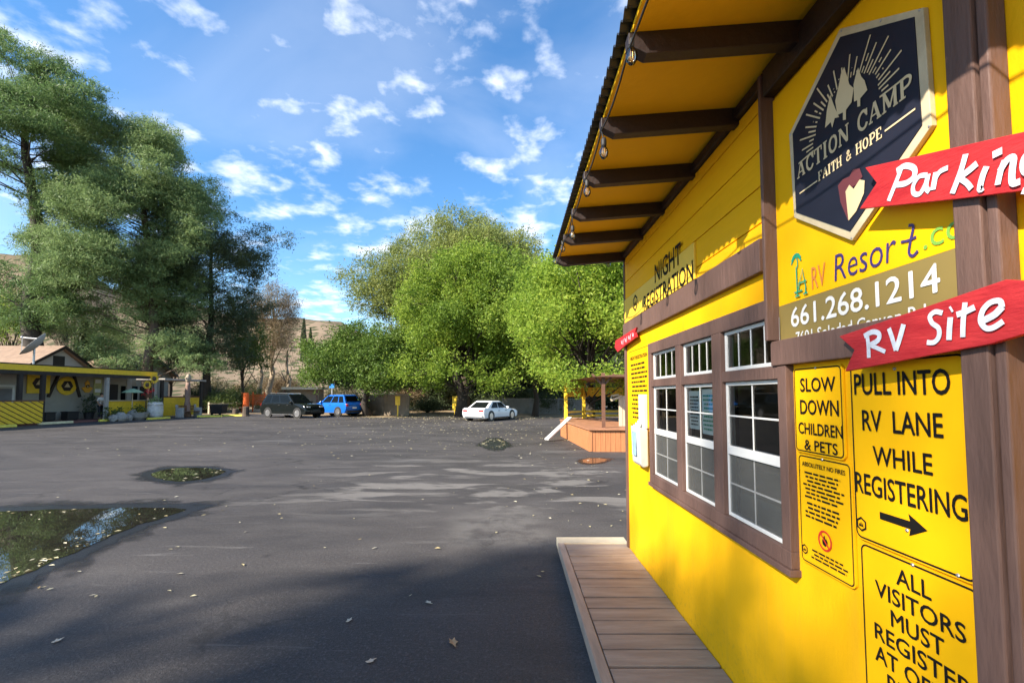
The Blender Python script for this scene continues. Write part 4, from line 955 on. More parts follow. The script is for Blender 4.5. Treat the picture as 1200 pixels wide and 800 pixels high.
# -- red arrow boards
def arrow_board(label, pix, strokes, zf, x, wd, thick=.016, off_=0):
    P = [wz(u, v, x) for u, v in pix]
    c = P[0]; t_ = thing('arrow_sign', label, 'sign', (x, c[0], c[1]), 0, 'red painted arrow boards')
    mb = MB(); mb.prism(P, 0, x, x+thick); obj('board', mb, m_red, t_, bevel=.002)
    mb = MB()
    for i, s_ in enumerate(strokes):
        ribbon(mb, x - .002 - .0003*i, [wz(*zf(*p), x) for p in s_], wd*(1 + .12*math.sin(i*2.1)))
    obj('lettering', mb, m_letter, t_)
    mb = MB()
    for u, v in ((pix[0][0]*.4 + pix[1][0]*.6, pix[0][1]*.4 + pix[1][1]*.6), ):
        pass
    return t_
xr = D - .079
arrow_board('red arrow board lettered Parking, tilted downwards across the brown post',
    [(1013.5, 196.5), (1120, 172.5), (1230, 147.5), (1290, 165), (1235, 219), (1120, 233.5), (1007, 245), (1027, 214.5)],
    [[(590,658),(572,705),(540,785)], [(572,668),(605,648),(640,658),(640,690),(610,715),(572,722)],
     [(692,684),(660,690),(638,725),(640,755),(665,755),(690,710)], [(697,680),(688,730),(702,748)],
     [(728,672),(722,705),(715,742)], [(722,705),(742,672),(775,655)],
     [(845,602),(825,670),(792,756)], [(890,638),(855,668),(818,694)], [(818,694),(850,715),(868,738)],
     [(928,650),(912,690),(902,738),(915,732)], [(952,606),(990,588)], [(1000,625),(985,665),(972,722)], [(982,668),(1010,625),(1035,618),(1030,670),(1032,715),(1062,708)],
     [(1120,600),(1085,610),(1075,650),(1090,672),(1120,630)], [(1128,598),(1120,680),(1105,740),(1070,745)]],
    z5, xr, .0155)
arrow_board('red arrow board lettered RV Site, tilted slightly upwards above the black lettered signs',
    [(983, 394), (1080, 361), (1178, 327.5), (1215, 330), (1262, 352), (1222, 385), (1160, 403), (1080, 418), (990, 435), (1001, 410)],
    [[(497,588),(503,635),(505,688)], [(485,596),(520,578),(548,585),(545,612),(510,634)], [(512,634),(545,648),(576,662)],
     [(592,562),(608,610),(622,656)], [(622,656),(640,600),(655,545)],
     [(822,497),(790,492),(768,512),(778,540),(805,562),(806,598),(785,622),(755,622)],
     [(856,515),(852,565),(850,612)], [(856,484),(864,478)], [(920,452),(912,530),(910,600)], [(884,505),(925,490),(962,472)],
     [(992,532),(1045,505),(1080,470)], [(1080,474),(1070,446),(1030,452),(998,485),(988,530),(1008,560),(1040,560),(1085,532)]],
    z6, xr, .0155)
P = [wz(u, v, D-.040) for u, v in ((722.5, 399), (735, 391), (747, 383.5), (745.5, 389), (747.5, 394.5), (735, 403.5), (725, 412.5), (721.5, 407))]
t_ = thing('arrow_sign', 'small red arrow board poking out past the far corner of the office', 'sign', (D-.04, P[0][0], P[0][1]), 0, 'red painted arrow boards')
mb = MB(); mb.prism(P, 0, D-.052, D-.037); obj('board', mb, m_red, t_)
mb = MB(); a, b = wz(728, 402, D-.054), wz(742, 392.5, D-.054); nrm = (Vector(b)-Vector(a))
for i in range(7):
    p = Vector(a) + nrm*(i/6.5); ribbon(mb, D-.054, [p + Vector((0, -.028)), p + Vector((-.02, .03))] if i % 2 else [p + Vector((0, .028)), p + Vector((-.03, -.01)), p + Vector((-.05, .02))], .012)
obj('lettering', mb, m_letter, t_)

# -- yellow notices right of the window
xs = D - .010; xk = xs - .0025
def plate(label, u0, u1, zt, zb_, name='notice_sign', rad=.03, border=.006, inset=.008, group='yellow notices beside the window', x=xs, base=D):
    y1, y0 = on_x(u0, 463, x).y, on_x(u1, 463, x).y
    t_ = thing(name, label, 'sign', (x, (y0+y1)/2, zb_), 0, group)
    mb = MB(); mb.prism(rrect(y0, y1, zb_, zt, rad), 0, x, base-.002); obj('plate', mb, m_sign, t_)
    mb = MB(); ribbon(mb, x-.0015, rrect(y0+inset, y1-inset, zb_+inset, zt-inset, rad*.75), border, True, False); obj('border_line', mb, m_black, t_)
    return t_, y0, y1
def bolts(t_, pts, x):
    mb = MB()
    for y_, z_ in pts: mb.lathe([(.006, 0), (.006, .002), (.004, .004), (.001, .0045)], 8, Matrix.Translation((x, y_, z_)) @ Matrix.Rotation(R(-90), 4, 'Y'))
    obj('screw', mb, m_metal, t_)
def hexlogo(mb, y, z, r_, x):
    ribbon(mb, x, [(y + r_*math.cos(R(60*i+30)), z + r_*math.sin(R(60*i+30))) for i in range(6)], r_*.28, True, False)
    for dy, h_ in ((-.3, .45), (.05, .6), (.35, .4)):
        mb.add([(x-.0006, y+dy*r_-.16*r_, z-.35*r_), (x-.0006, y+dy*r_+.16*r_, z-.35*r_), (x-.0006, y+dy*r_, z-.35*r_+h_*r_*1.4)], [(0, 1, 2)])
# slow down
zt = on_x(931, 431, xs).z; zm = on_x(934, 529, xs).z; zl = on_x(935, 653, xs).z
t_, y0, y1 = plate('yellow sign reading slow down children and pets', 930.5, 988, zt, zm+.002, rad=.022, border=.005)
mb = MB()
for s_, u0, vb, vt, u1 in (('SLOW', 938, 458.5, 443.5, 979), ('DOWN', 938, 484.5, 468.5, 982), ('CHILDREN', 936, 507, 494.5, 985.5), ('& PETS', 943, 528-2, 514.5, 979)):
    mb = MB(); ltx(mb, s_, xk, u0, vb, vt, u1, bold=.012); obj('lettering', mb, m_black, t_)
bolts(t_, [((y0+y1)/2, zt-.008)], xs)
# no fires
t_, y0, y1 = plate('narrow yellow notice with fine print and a crossed out flame symbol', 933, 994.5, zm-.004, zl, rad=.022, border=.005)
mb = MB(); hgt = zm-.004 - zl
letters(mb, 'ABSOLUTELY NO FIRES', xk, y1-.03, y0+.03, zm-.052, zm-.035, bold=.01); obj('lettering', mb, m_black, t_); mb = MB()
word_lines(mb, xk, y1-.03, y0+.03, zm-.004-hgt*.40, zm-.07, 7, 11); word_lines(mb, xk, y1-.04, y0+.04, zm-.004-hgt*.58, zm-.004-hgt*.42, 4, 12); word_lines(mb, xk, y1-.07, y0+.03, zl+.03, zl+.075, 3, 13)
obj('print', mb, m_black, t_); mb = MB(); hexlogo(mb, y1-.028, zl+.055, .018, xk); obj('emblem', mb, m_black, t_)
cy, cz = (y0+y1)/2, zl + hgt*.28; r_ = .036
mb = MB(); ribbon(mb, xk, [(cy + r_*math.cos(R(10*i)), cz + r_*math.sin(R(10*i))) for i in range(36)], .008, True, False)
ribbon(mb, xk-.0008, [(cy + r_*.7, cz + r_*.7), (cy - r_*.7, cz - r_*.7)], .007); obj('ban_ring', mb, mat('red_ink', (.6, .03, .01), .5, .05), t_)
mb = MB(); fl = [(0, -.6), (.4, -.35), (.42, 0), (.2, .3), (.12, .05), (-.02, .62), (-.3, .2), (-.42, -.1), (-.35, -.4)]
mb.add([(xk-.0004, cy - a*r_, cz + b*r_) for a, b in fl], [list(range(len(fl)))]); obj('flame_emblem', mb, m_black, t_)
bolts(t_, [((y0+y1)/2, zm-.012)], xs)
# pull into RV lane
zt2 = on_x(1000, 424, xs).z; zm2 = on_x(1002, 629, xs).z
t_, y0, y1 = plate('large yellow sign reading pull into RV lane while registering', 996.5, 1137, zt2, zm2+.003, rad=.03, border=.006)
mb = MB()
for s_, u0, vb, vt, u1 in (('PULL INTO', 1001.5, 462, 438.5, 1114), ('RV  LANE', 1011, 503.5, 480.5, 1103), ('WHILE', 1023.5, 543.5, 522.5, 1088.5), ('REGISTERING', 1003, 575, 552.5, 1126.5)):
    mb = MB(); ltx(mb, s_, xk, u0, vb, vt, u1, bold=.010); obj('lettering', mb, m_black, t_)
mb = MB()
a = Vector(wz(1031, 604.5, xk)); b = Vector(wz(1087, 623.5, xk)); ln = a.x - b.x; zc = (a.y+b.y)/2 + .004
ar = [(a.x, zc-.012), (b.x+.06, zc-.012), (b.x+.065, zc-.034), (b.x, zc), (b.x+.065, zc+.034), (b.x+.06, zc+.012), (a.x, zc+.012)]
mb.add([(xk, p[0], p[1]) for p in ar], [list(range(7))]); obj('arrow', mb, m_black, t_)
mb = MB(); hexlogo(mb, y1-.032, on_x(1005, 612, xk).z, .022, xk); obj('emblem', mb, m_black, t_)
bolts(t_, [((y0+y1)/2+.02, zt2-.035), ((y0+y1)/2, zc-.02), ((y0+.06), zm2+.012)], xs)
# all visitors
zb3 = .62
t_, y0, y1 = plate('yellow sign reading all visitors must register at office', 1001, 1139, zm2-.004, zb3, rad=.03, border=.006)
mb = MB(); cy = (y0+y1)/2 - .003
rows = [('ALL', 1041, 1080, 690, 664), ('VISITORS', 1016.5, 1117.5, 0, 0), ('MUST', 1033, 1092, 0, 0), ('REGISTER', 1014, 1123, 0, 0), ('AT OFFICE', 1013.5, 1127, 0, 0), ('BEFORE', 1026, 1110, 0, 0), ('ENTERING', 1016, 1120, 0, 0)]
z1 = on_x(1042, 661, xk).z
for i, (s_, u0, u1, _, _) in enumerate(rows):
    a, b = on_x(u0, 463, xk).y, on_x(u1, 463, xk).y; zt_ = z1 - i*.0725
    mb = MB(); letters(mb, s_, xk, a, b, zt_-.051, zt_, bold=.012); obj('lettering', mb, m_black, t_)
bolts(t_, [(cy, zm2-.012)], xs)

# -- night registration panel, left notice, brochure box
xn = D - .030
y1, y0 = YF-.05, wy(822); zt_, zb_ = on_x(822, 276, xn).z, 2.487
t_ = thing('registration_sign', 'yellow panel reading night registration above the brown band', 'sign', (xn, (y0+y1)/2, zb_))
mb = MB(); mb.box((xn, y0, zb_), (D-.015, y1, zt_)); obj('panel', mb, mat('pale_yellow_panel', (.78, .50, .04), .4, .05), t_, bevel=.002)
mb = MB(); ltx(mb, 'NIGHT', xn-.0015, 767.5, 331.5, 310.5, 801, bold=.012); obj('lettering', mb, m_black, t_)
mb = MB(); ltx(mb, 'REGISTRATION', xn-.0015, 754.5, 364, 347.5, 815, bold=.012)
obj('lettering', mb, m_black, t_)
mb = MB(); y_, z_ = wz(744.5, 355, xn); hexlogo(mb, y_, z_, .075, xn-.0015); obj('emblem', mb, m_black, t_)
zt_, zb_ = on_x(740, 411, xs).z, on_x(740, 497, xs).z
t_, y0, y1 = plate('yellow procedures notice in fine print left of the windows', 737.8, 761.5, zt_, zb_, rad=.02, border=.004, group=None)
mb = MB(); letters(mb, 'NIGHT REGISTRATION', xk, y1-.06, y0+.06, zt_-.10, zt_-.065, bold=.01); word_lines(mb, xk, y1-.06, y0+.06, zb_+.06, zt_-.13, 13, 21, .4); obj('lettering', mb, m_black, t_)
yb_ = [on_x(u, 463, D-.09).y for u in (752, 766)]
ya, ybb = wy(750.5), wy(763)
t_ = thing('brochure_box', 'white wall box stuffed with papers left of the windows', 'letter box', (D-.05, (ya+ybb)/2, 1.0))
zA, zB, zC = on_x(756, 462, D-.05).z, on_x(756, 503, D-.05).z, on_x(750, 545, D-.05).z
m_boxwhite = mat('aged_white_plastic', (.46, .46, .44), .5, .1, 5)
mb = MB(); mb.box((D-.05, ybb+.07, zB), (D-.012, ya-.10, zA)); obj('back_plate', mb, m_boxwhite, t_, bevel=.006)
mb = MB(); mb.prism([(D-.012, zB-.005), (D-.105, zB+.02), (D-.09, zC+.03), (D-.06, zC), (D-.012, zC+.01)], 1, ybb+.06, ya-.02); obj('pocket', mb, m_boxwhite, t_, bevel=.012)
mb = MB()
for i in range(5): mb.box((D-.092+.015*i, ybb+.09+.02*i, zB-.12), (D-.086+.015*i, ya-.07-.02*i, zB+.03+.02*(i % 3)))
obj('papers', mb, m_paper, t_)
mb = MB(); mb.box((D-.111, ybb+.14, zC+.10), (D-.103, ya-.09, zB-.03)); obj('blue_flyer', mb, mat('blue_print', (.25, .38, .58), .5, .2, 20), t_)

# ============================================================ GAZEBO AND SURROUNDS
gz = thing('gazebo', 'yellow posted gazebo on a redwood boarded platform', 'gazebo', (4.4, 16.5, 0))
A = on_z(692, 529); B = on_z(658.5, 511)
zt_ = on_y(692, 502, A.y).z
poly = [(A.x, A.y), (A.x+3.8, A.y-.15), (A.x+5.0, A.y+1.6), (A.x+5.0, B.y), (A.x+3.4, B.y+1.7), (B.x+.9, B.y+1.5), (B.x, B.y)]
mb = MB(); mb.prism(poly, 2, .03, zt_-.04); obj('platform_core', mb, m_dark, gz)
sk = MB()
for (ax, ay), (bx, by) in zip(poly, poly[1:] + poly[:1]):
    a, b = Vector((ax, ay, 0)), Vector((bx, by, 0)); n = max(1, int((b-a).length/.15)); d = (b-a)/n; nn = Vector((d.y, -d.x, 0)).normalized()
    for i in range(n):
        p = a + d*i + d*.03; q = a + d*(i+1) - d*.03; zz = zt_-.045
        sk.add([p + nn*.002, q + nn*.002, q + nn*.026, p + nn*.026] + [v + Vector((0, 0, zz)) for v in (p + nn*.002, q + nn*.002, q + nn*.026, p + nn*.026)],
               [(3,2,1,0),(4,5,6,7),(0,1,5,4),(1,2,6,5),(2,3,7,6),(3,0,4,7)])
for ax, ay in poly: sk.box((ax-.05, ay-.05, .01), (ax+.05, ay+.05, zt_-.04))
obj('skirt', sk, m_redwood, gz)
mb = MB(); c = Vector((sum(p[0] for p in poly)/7, sum(p[1] for p in poly)/7)); P = [c + (Vector(p)-c)*1.03 for p in poly]; mb.prism([(p.x, p.y) for p in P], 2, zt_-.038, zt_); obj('deck', mb, mat('redwood_deck', (.36, .17, .09), .6, .2, 3), gz)
RZ = on_y(664, 456, B.y).z + .1
posts = [(B.x+.15, B.y-.2), (on_y(684, 463, B.y+1.1).x, B.y+1.1), (A.x+3.3, B.y+1.4), (A.x+4.7, B.y-.2), (A.x+4.7, A.y+1.7)]
for x, y in posts:
    mb = MB(); mb.box((x-.07, y-.07, zt_), (x+.07, y+.07, RZ+.15)); obj('post', mb, m_yelpost, gz, bevel=.01)
for u, Y in ((707, A.y+.35), (770, A.y+.3)):
    x = on_y(u, 463, Y).x; mb = MB(); mb.box((x-.05, Y-.05, zt_), (x+.05, Y+.05, RZ+.35)); mb.beam((x-.35, Y, RZ+.32), (x, Y, RZ-.05), .06, .06); mb.beam((x+.35, Y, RZ+.32), (x, Y, RZ-.05), .06, .06); obj('post', mb, m_brownpost, gz)
# scalloped valance on the far sides
mb = MB()
for (ax, ay), (bx, by) in zip(posts[:4], posts[1:5]):
    a, b = Vector((ax, ay)), Vector((bx, by)); n = 10; d = (b-a)/n; nn = Vector((d.y, -d.x)).normalized()*.012
    for i in range(n):
        for k in range(4):
            t0, t1 = (i + k/4), (i + (k+1)/4); s0, s1 = abs(math.sin(math.pi*k/4)), abs(math.sin(math.pi*(k+1)/4))
            p, q = a + d*t0, a + d*t1; z0, z1_ = RZ-.34-.08*s0, RZ-.34-.08*s1
            mb.add([(p.x-nn.x, p.y-nn.y, z0), (q.x-nn.x, q.y-nn.y, z1_), (q.x-nn.x, q.y-nn.y, RZ), (p.x-nn.x, p.y-nn.y, RZ), (p.x+nn.x, p.y+nn.y, z0), (q.x+nn.x, q.y+nn.y, z1_), (q.x+nn.x, q.y+nn.y, RZ), (p.x+nn.x, p.y+nn.y, RZ)],
                   [(0,1,2,3),(7,6,5,4),(0,4,5,1),(3,2,6,7)])
obj('valance', mb, m_yelpost, gz)
mb = MB()
for (ax, ay), (bx, by) in zip(posts[:4], posts[1:5]):
    for zz in (zt_+.12, zt_+.30): mb.beam((ax, ay, zz), (bx, by, zz), .05, .09)
obj('railing', mb, m_yelpost, gz)
cx, cy = A.x+2.5, (A.y+B.y)/2+.8; mb = MB(); rp = [(B.x-.1, B.y-.5), (A.x+.1, A.y+.1), (A.x+4.0, A.y), (A.x+5.2, A.y+1.5), (A.x+5.2, B.y+.2), (A.x+3.5, B.y+2), (B.x+.8, B.y+1.8)]
mb.add([(x, y, RZ+.22) for x, y in rp] + [(cx, cy, RZ+.55)], [(i, (i+1) % 7, 7) for i in range(7)] + [list(range(7))[::-1]]); obj('roof', mb, m_brownpost, gz)
a, b = on_z(640.5, 517), on_y(668, 489, B.y-1.2)
mb = MB(); mb.beam((a.x, a.y, .07), b, .20, .05); solo('plank', mb, m_white, 'long white plank leaning on the gazebo platform', 'plank')
# pale screen beyond the office corner
a = on_z(726, 524); Y = a.y
scn = thing('wooden_screen', 'bare pale wood post and rail end just past the office corner', 'wooden screen', (a.x, Y, 0))
top = on_y(726, 463, Y).z
mb = MB(); mb.box((a.x, Y-.03, 0), (a.x+.10, Y+.05, top)); mb.box((a.x+.105, Y-.02, 0), (a.x+.24, Y+.03, top-.02)); mb.box((a.x+.245, Y-.02, .0), (a.x+1.2, Y+.03, top-.03)); obj('board', mb, m_pale, scn)
mb = MB(); mb.beam((a.x-.28, Y-.08, top-.16), (a.x+.02, Y-.06, top-.06), .05, .07); mb.beam((a.x-.22, Y+.1, top-.02), (a.x+.02, Y+.08, top+.02), .05, .06); mb.beam((a.x-.28, Y-.08, top-.155), (a.x-.22, Y+.1, top-.02), .04, .05); obj('arm', mb, m_pale, scn)

# ============================================================ CARS
def car(label, paint, L, W, H, kind, group='cars parked across the lot'):
    root = thing('parked_car', label, 'car', (0, 0, 0), 0, group); h2 = L/2; w2 = W/2; k = H/1.68 if kind == 'suv' else H/1.45
    if kind == 'suv':
        belt = 1.02*k; r_ = .36; cl = .24
        prof = [(-h2+.02, .50), (-h2, .62), (-h2+.03, .95*k), (-h2+.12, belt), (h2-1.42, belt), (h2-.95, .99*k), (h2-.28, .90*k), (h2-.06, .74*k), (h2, .58), (h2-.02, .34), (h2-.12, cl), (-h2+.15, cl)]
        base = (-h2+.10, h2-1.30); roof = (-h2+.52, h2-2.10)
    else:
        belt = .90*k; r_ = .32; cl = .20
        prof = [(-h2+.02, .45), (-h2, .58), (-h2+.03, .86*k), (-h2+.18, .95*k), (-h2+.55, .95*k), (h2-1.45, belt), (h2-.95, .86*k), (h2-.25, .74*k), (h2-.04, .60), (h2, .48), (h2-.03, .28), (h2-.12, cl), (-h2+.15, cl)]
        base = (-h2+.45, h2-1.25); roof = (-h2+1.30, h2-2.05)
    # body: profile lofted over the width, tucked in at the flanks
    mb = MB(); lat = [(-1, .94, .04), (-.97, .985, .01), (-.80, 1, 0), (.80, 1, 0), (.97, .985, .01), (1, .94, .04)]
    n = len(prof); vs = []
    for a, sx, dz in lat:
        for x, z in prof: vs.append((x*sx, a*w2*(1 - .05*max(0, (z-.55*k))/.5), z - dz*(1 if z > .6 else -1)))
    fs = [[i for i in range(n)][::-1], [i + (len(lat)-1)*n for i in range(n)]]
    for j in range(len(lat)-1):
        for i in range(n): fs.append((j*n+i, j*n+(i+1) % n, (j+1)*n+(i+1) % n, (j+1)*n+i))
    mb.add(vs, fs); obj('body', mb, paint, root, smooth=True, bevel=.03, seg=2, world=False)
    # cabin
    bw_, tw = w2*.93, w2*.74; bz, tz = belt-.03, H
    c8 = [Vector(p) for p in ((base[0], -bw_, bz), (base[1], -bw_, bz), (base[1], bw_, bz), (base[0], bw_, bz), (roof[0], -tw, tz-.05), (roof[1], -tw, tz-.05), (roof[1], tw, tz-.05), (roof[0], tw, tz-.05))]
    mid = [Vector((roof[0]*.94+roof[1]*.06, -tw*.88, tz)), Vector((roof[1]*.9+roof[0]*.1, -tw*.88, tz)), Vector((roof[1]*.9+roof[0]*.1, tw*.88, tz)), Vector((roof[0]*.94+roof[1]*.06, tw*.88, tz))]
    mb = MB(); mb.add(c8 + mid, [(3,2,1,0), (0,1,5,4), (1,2,6,5), (2,3,7,6), (3,0,4,7), (4,5,9,8), (5,6,10,9), (6,7,11,10), (7,4,8,11), (8,9,10,11)])
    obj('cabin', mb, paint, root, bevel=.035, seg=2, world=False)
    def pane(q, s0, s1, t0, t1, name):
        a, b, c_, d = [c8[i] for i in q]
        def at(s, t): return (a.lerp(b, s)).lerp(d.lerp(c_, s), t)
        nn = (b-a).cross(d-a).normalized(); P = [at(s0, t0), at(s1, t0), at(s1, t1), at(s0, t1)]
        m_ = MB(); m_.add([p - nn*.004 for p in P] + [p + nn*.007 for p in P], [(3,2,1,0),(4,5,6,7),(0,1,5,4),(1,2,6,5),(2,3,7,6),(3,0,4,7)]); obj(name, m_, m_glassdark, root, world=False)
    for q in ((0, 1, 5, 4), (2, 3, 7, 6)):
        rev = q[0] == 2
        for s0, s1 in ((.06, .27), (.30, .57), (.60, .93)) if kind == 'suv' else ((.16, .50), (.53, .93)):
            pane(q, *( (1-s1, 1-s0) if rev else (s0, s1)), .12, .90, 'side_window')
    pane((1, 2, 6, 5), .07, .93, .10, .92, 'windscreen'); pane((3, 0, 4, 7), .10, .90, .25 if kind == 'suv' else .12, .9, 'rear_window')
    # wheels
    for sx, sy in ((1, 1), (1, -1), (-1, 1), (-1, -1)):
        cx = sx*(h2 - (.88 if kind == 'suv' else .85)) + (.05 if sx < 0 else 0)
        m_ = MB(); Mx = Matrix.Translation((cx, sy*(w2-.10), r_)) @ Matrix.Rotation(R(-90*sy), 4, 'X')
        m_.lathe([(r_+.065, -.02), (r_+.065, .107)], 20, Mx); obj('wheel_arch', m_, m_plastic, root, world=False)
        m_ = MB(); m_.lathe([(.2, -.10), (r_-.03, -.10), (r_, -.07), (r_, .085), (r_-.03, .118), (r_*.68, .118), (r_*.66, .09)], 22, Mx); wh = obj('wheel', m_, m_rubber, root, smooth=False, world=False)
        m_ = MB(); m_.lathe([(.05, .128), (.001, .13)], 12, Mx); m_.lathe([(r_*.70, .119), (r_*.62, .122), (r_*.60, .10)], 22, Mx)
        for i in range(5):
            t = 2*math.pi*i/5; m_.box((.03, -.028, .105), (r_*.64, .028, .124), Mx @ Matrix.Rotation(t, 4, 'Z'))
        obj('rim', m_, m_rim, wh, world=False)
    for sy in (1, -1):
        m_ = MB(); m_.box((h2-.36, sy*w2*.62-.17, .70*k), (h2-.055, sy*w2*.62+.17, .80*k)); obj('headlight', m_, m_head, root, bevel=.03, world=False)
        m_ = MB()
        if kind == 'suv': m_.box((-h2-.005, sy*w2*.80-.10, .78*k), (-h2+.22, sy*w2*.80+.10+.0, .98*k))
        else: m_.box((-h2-.012, sy*w2*.70-.19, .68*k), (-h2+.2, sy*w2*.70+.16, .82*k))
        obj('tail_light', m_, m_tail, root, bevel=.025, world=False)
        m_ = MB(); m_.box((h2-1.62, sy*(w2*.97)-.02 + (0 if sy > 0 else -.14), belt-.02), (h2-1.48, sy*(w2*.97)+.02 + (.14 if sy > 0 else 0), belt+.13)); obj('mirror', m_, paint, root, bevel=.02, world=False)
        m_ = MB()
        for x in (-.35, .55): m_.box((x-.1, sy*w2*.985-.012, belt-.17), (x+.1, sy*w2*.985+.012, belt-.14))
        obj('door_handle', m_, m_plastic, root, world=False)
        m_ = MB(); m_.box((-h2+1.35, sy*w2*.965-.03, cl-.01), (h2-1.35, sy*w2*.965+.03, cl+.14)); obj('sill', m_, m_rim if kind == 'suv' else m_plastic, root, bevel=.02, world=False)
    m_ = MB(); m_.box((h2-.10, -w2*.5, .42), (h2+.006, w2*.5, .60)); obj('grille', m_, m_plastic, root, bevel=.02, world=False)
    m_ = MB(); m_.box((-h2-.008, -w2*.85, .30), (-h2+.15, w2*.85, .48)); obj('bumper', m_, m_plastic if kind == 'suv' else paint, root, bevel=.03, world=False)
    m_ = MB(); m_.box((-h2-.014, -.22, .60*k), (-h2+.01, .22, .71*k)); obj('number_plate', m_, m_paper, root, world=False)
    if kind == 'suv':
        m_ = MB()
        for sy in (1, -1): m_.beam((roof[0]+.2, sy*tw*.88, H+.03), (roof[1]-.2, sy*tw*.88, H+.03), .04, .035)
        obj('roof_rail', m_, m_rim, root, world=False)
    return root
def paint(name, c): return mat(name, c, .14, .04, 2, spec=.28)
c1 = car('black crossover parked side-on with silver wheels', paint('black_car_paint', (.008, .010, .010)), 4.95, 1.9, 1.84, 'suv')
p = on_z(335, 489.5); c1.location = (p.x, p.y+1.0, 0); c1.rotation_euler = (0, 0, R(-24))
c2 = car('bright blue crossover parked just behind the black one', paint('blue_car_paint', (.012, .12, .50)), 4.5, 1.85, 1.75, 'suv')
p = on_z(385, 488); c2.location = (p.x-.3, p.y+2.2, 0); c2.rotation_euler = (0, 0, R(152))
c3 = car('white sedan parked under the trees with its tail towards us', paint('white_car_paint', (.75, .75, .75)), 4.5, 1.78, 1.34, 'sedan')
p = on_z(574, 493.5); c3.location = (p.x, p.y+1.8, 0); c3.rotation_euler = (0, 0, R(60))
# white trailer behind the blue car
p = on_y(413, 487, 42.3); YT = 42.3; t_ = thing('cargo_trailer', 'small white box trailer half hidden behind the blue car', 'trailer', (p.x, YT, -.06))
mb = MB(); mb.box((p.x-.9, YT-.8, .40), (p.x+.75, YT+1.5, 1.35)); obj('box', mb, m_white, t_, bevel=.05)
mb = MB()
for yy in (YT-.88, YT+1.42): mb.lathe([(.12, 0), (.30, 0), (.30, .16), (.12, .16)], 16, Matrix.Translation((p.x, yy+.16, .25)) @ Matrix.Rotation(R(90), 4, 'X'))
obj('wheel', mb, m_rubber, t_)
mb = MB(); mb.box((p.x-1.6, YT+.3, .36), (p.x+.6, YT+.42, .44)); mb.box((p.x-.05, YT-.7, .22), (p.x+.05, YT+1.4, .30)); obj('drawbar', mb, m_plastic, t_)

# ============================================================ FAR FENCES, WALLS, KIOSK
def wall_run(name, label, cat, u0, u1, Y0, Y1, z, m_, th=.2, cap=True, z0=-.06):
    a, b = Vector(gnd(u0, Y0)), Vector(gnd(u1, Y1)); root = thing(name, label, cat, ((a.x+b.x)/2, (a.y+b.y)/2, -.06))
    mb = MB(); d = (b-a); n = max(2, int(d.length/.4))
    mb.beam((a.x, a.y, (z+z0)/2), (b.x, b.y, (z+z0)/2), th, z-z0); obj('panel', mb, m_, root)
    mb = MB(); k = max(2, int(d.length/2.4))
    for i in range(k+1): p = a + d*(i/k); mb.box((p.x-.14, p.y-.16, z0), (p.x+.14, p.y+.16, z+.10))
    obj('pier', mb, m_, root)
    if cap: mb = MB(); mb.beam((a.x, a.y, z+.03), (b.x, b.y, z+.03), th+.08, .06); obj('coping', mb, m_concrete, root)
    return root
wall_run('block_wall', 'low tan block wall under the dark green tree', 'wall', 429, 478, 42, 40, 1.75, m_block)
wall_run('block_wall', 'long grey wall in the shade beyond the white sedan', 'wall', 590, 690, 46, 42, 1.35, m_greywall)
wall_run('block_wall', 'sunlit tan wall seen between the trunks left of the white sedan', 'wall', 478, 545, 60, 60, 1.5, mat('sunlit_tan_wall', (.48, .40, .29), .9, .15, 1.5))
# kiosk with pale roof behind the black car
p = Vector(gnd(357, 52)); t_ = thing('shed', 'open shed with a pale flat roof behind the cars', 'shed', (p.x, 52, -.06))
mb = MB(); mb.box((p.x-1.9, 50.6, 2.35), (p.x+2.1, 53.4, 2.62)); obj('roof', mb, m_pale, t_)
mb = MB(); mb.box((p.x-1.5, 51.8, -.06), (p.x+1.7, 53.2, 2.34)); obj('wall', mb, m_block, t_)
mb = MB()
for x in (-1.7, 1.9): mb.box((p.x+x-.07, 50.8, -.06), (p.x+x+.07, 50.94, 2.34))
obj('post', mb, m_brownpost, t_)
# orange safety fence
p = Vector(gnd(303, 50)); t_ = thing('safety_fence', 'orange safety mesh fence on stakes behind the black car', 'fence', (p.x, 50, -.06))
mb = MB()
for i in range(18):
    x = -1.7 + 3.6*i/17; zz = 1.0 + .06*math.sin(i); mb.box((p.x+x-.02, 49.99, .62+zz*.0), (p.x+x+.02, 50.01, 1.9 - .15*math.sin(math.pi*i/17)))
for j in range(8): mb.box((p.x-1.72, 49.985, .68+.15*j), (p.x+1.92, 50.015, .76+.15*j))
obj('mesh', mb, m_orangenet, t_)
for x in (-1.75, -.55, .7, 1.95): mb = MB(); mb.box((p.x+x-.05, 49.94, -.06), (p.x+x+.05, 50.04, 2.05)); obj('stake', mb, m_orangenet, t_)
mb = MB(); pp = gnd(289, 47); mb.lathe([(.02, 2.0), (.24, 1.95), (.28, 1.3), (.30, .0), (.40, -.02), (.40, -.05)][::-1], 14, Matrix.Translation((pp[0], 47, 0))); solo('traffic_barrel', mb, m_orangenet, 'tall orange traffic channeliser left of the safety fence', 'traffic barrel')
# blue tarp sign among the leaves
p = on_y(389, 452, 44); t_ = thing('blue_sign', 'small blue board on a pole above the blue car', 'sign', (p.x, 44, -.06))
mb = MB(); mb.box((p.x-.24, 43.97, p.z-.2), (p.x+.24, 44.0, p.z+.2)); obj('board', mb, mat('blue_board', (.02, .22, .65), .5, .1), t_)
mb = MB(); mb.box((p.x-.04, 44.01, -.06), (p.x+.04, 44.07, p.z+.2)); obj('pole', mb, m_metal, t_)
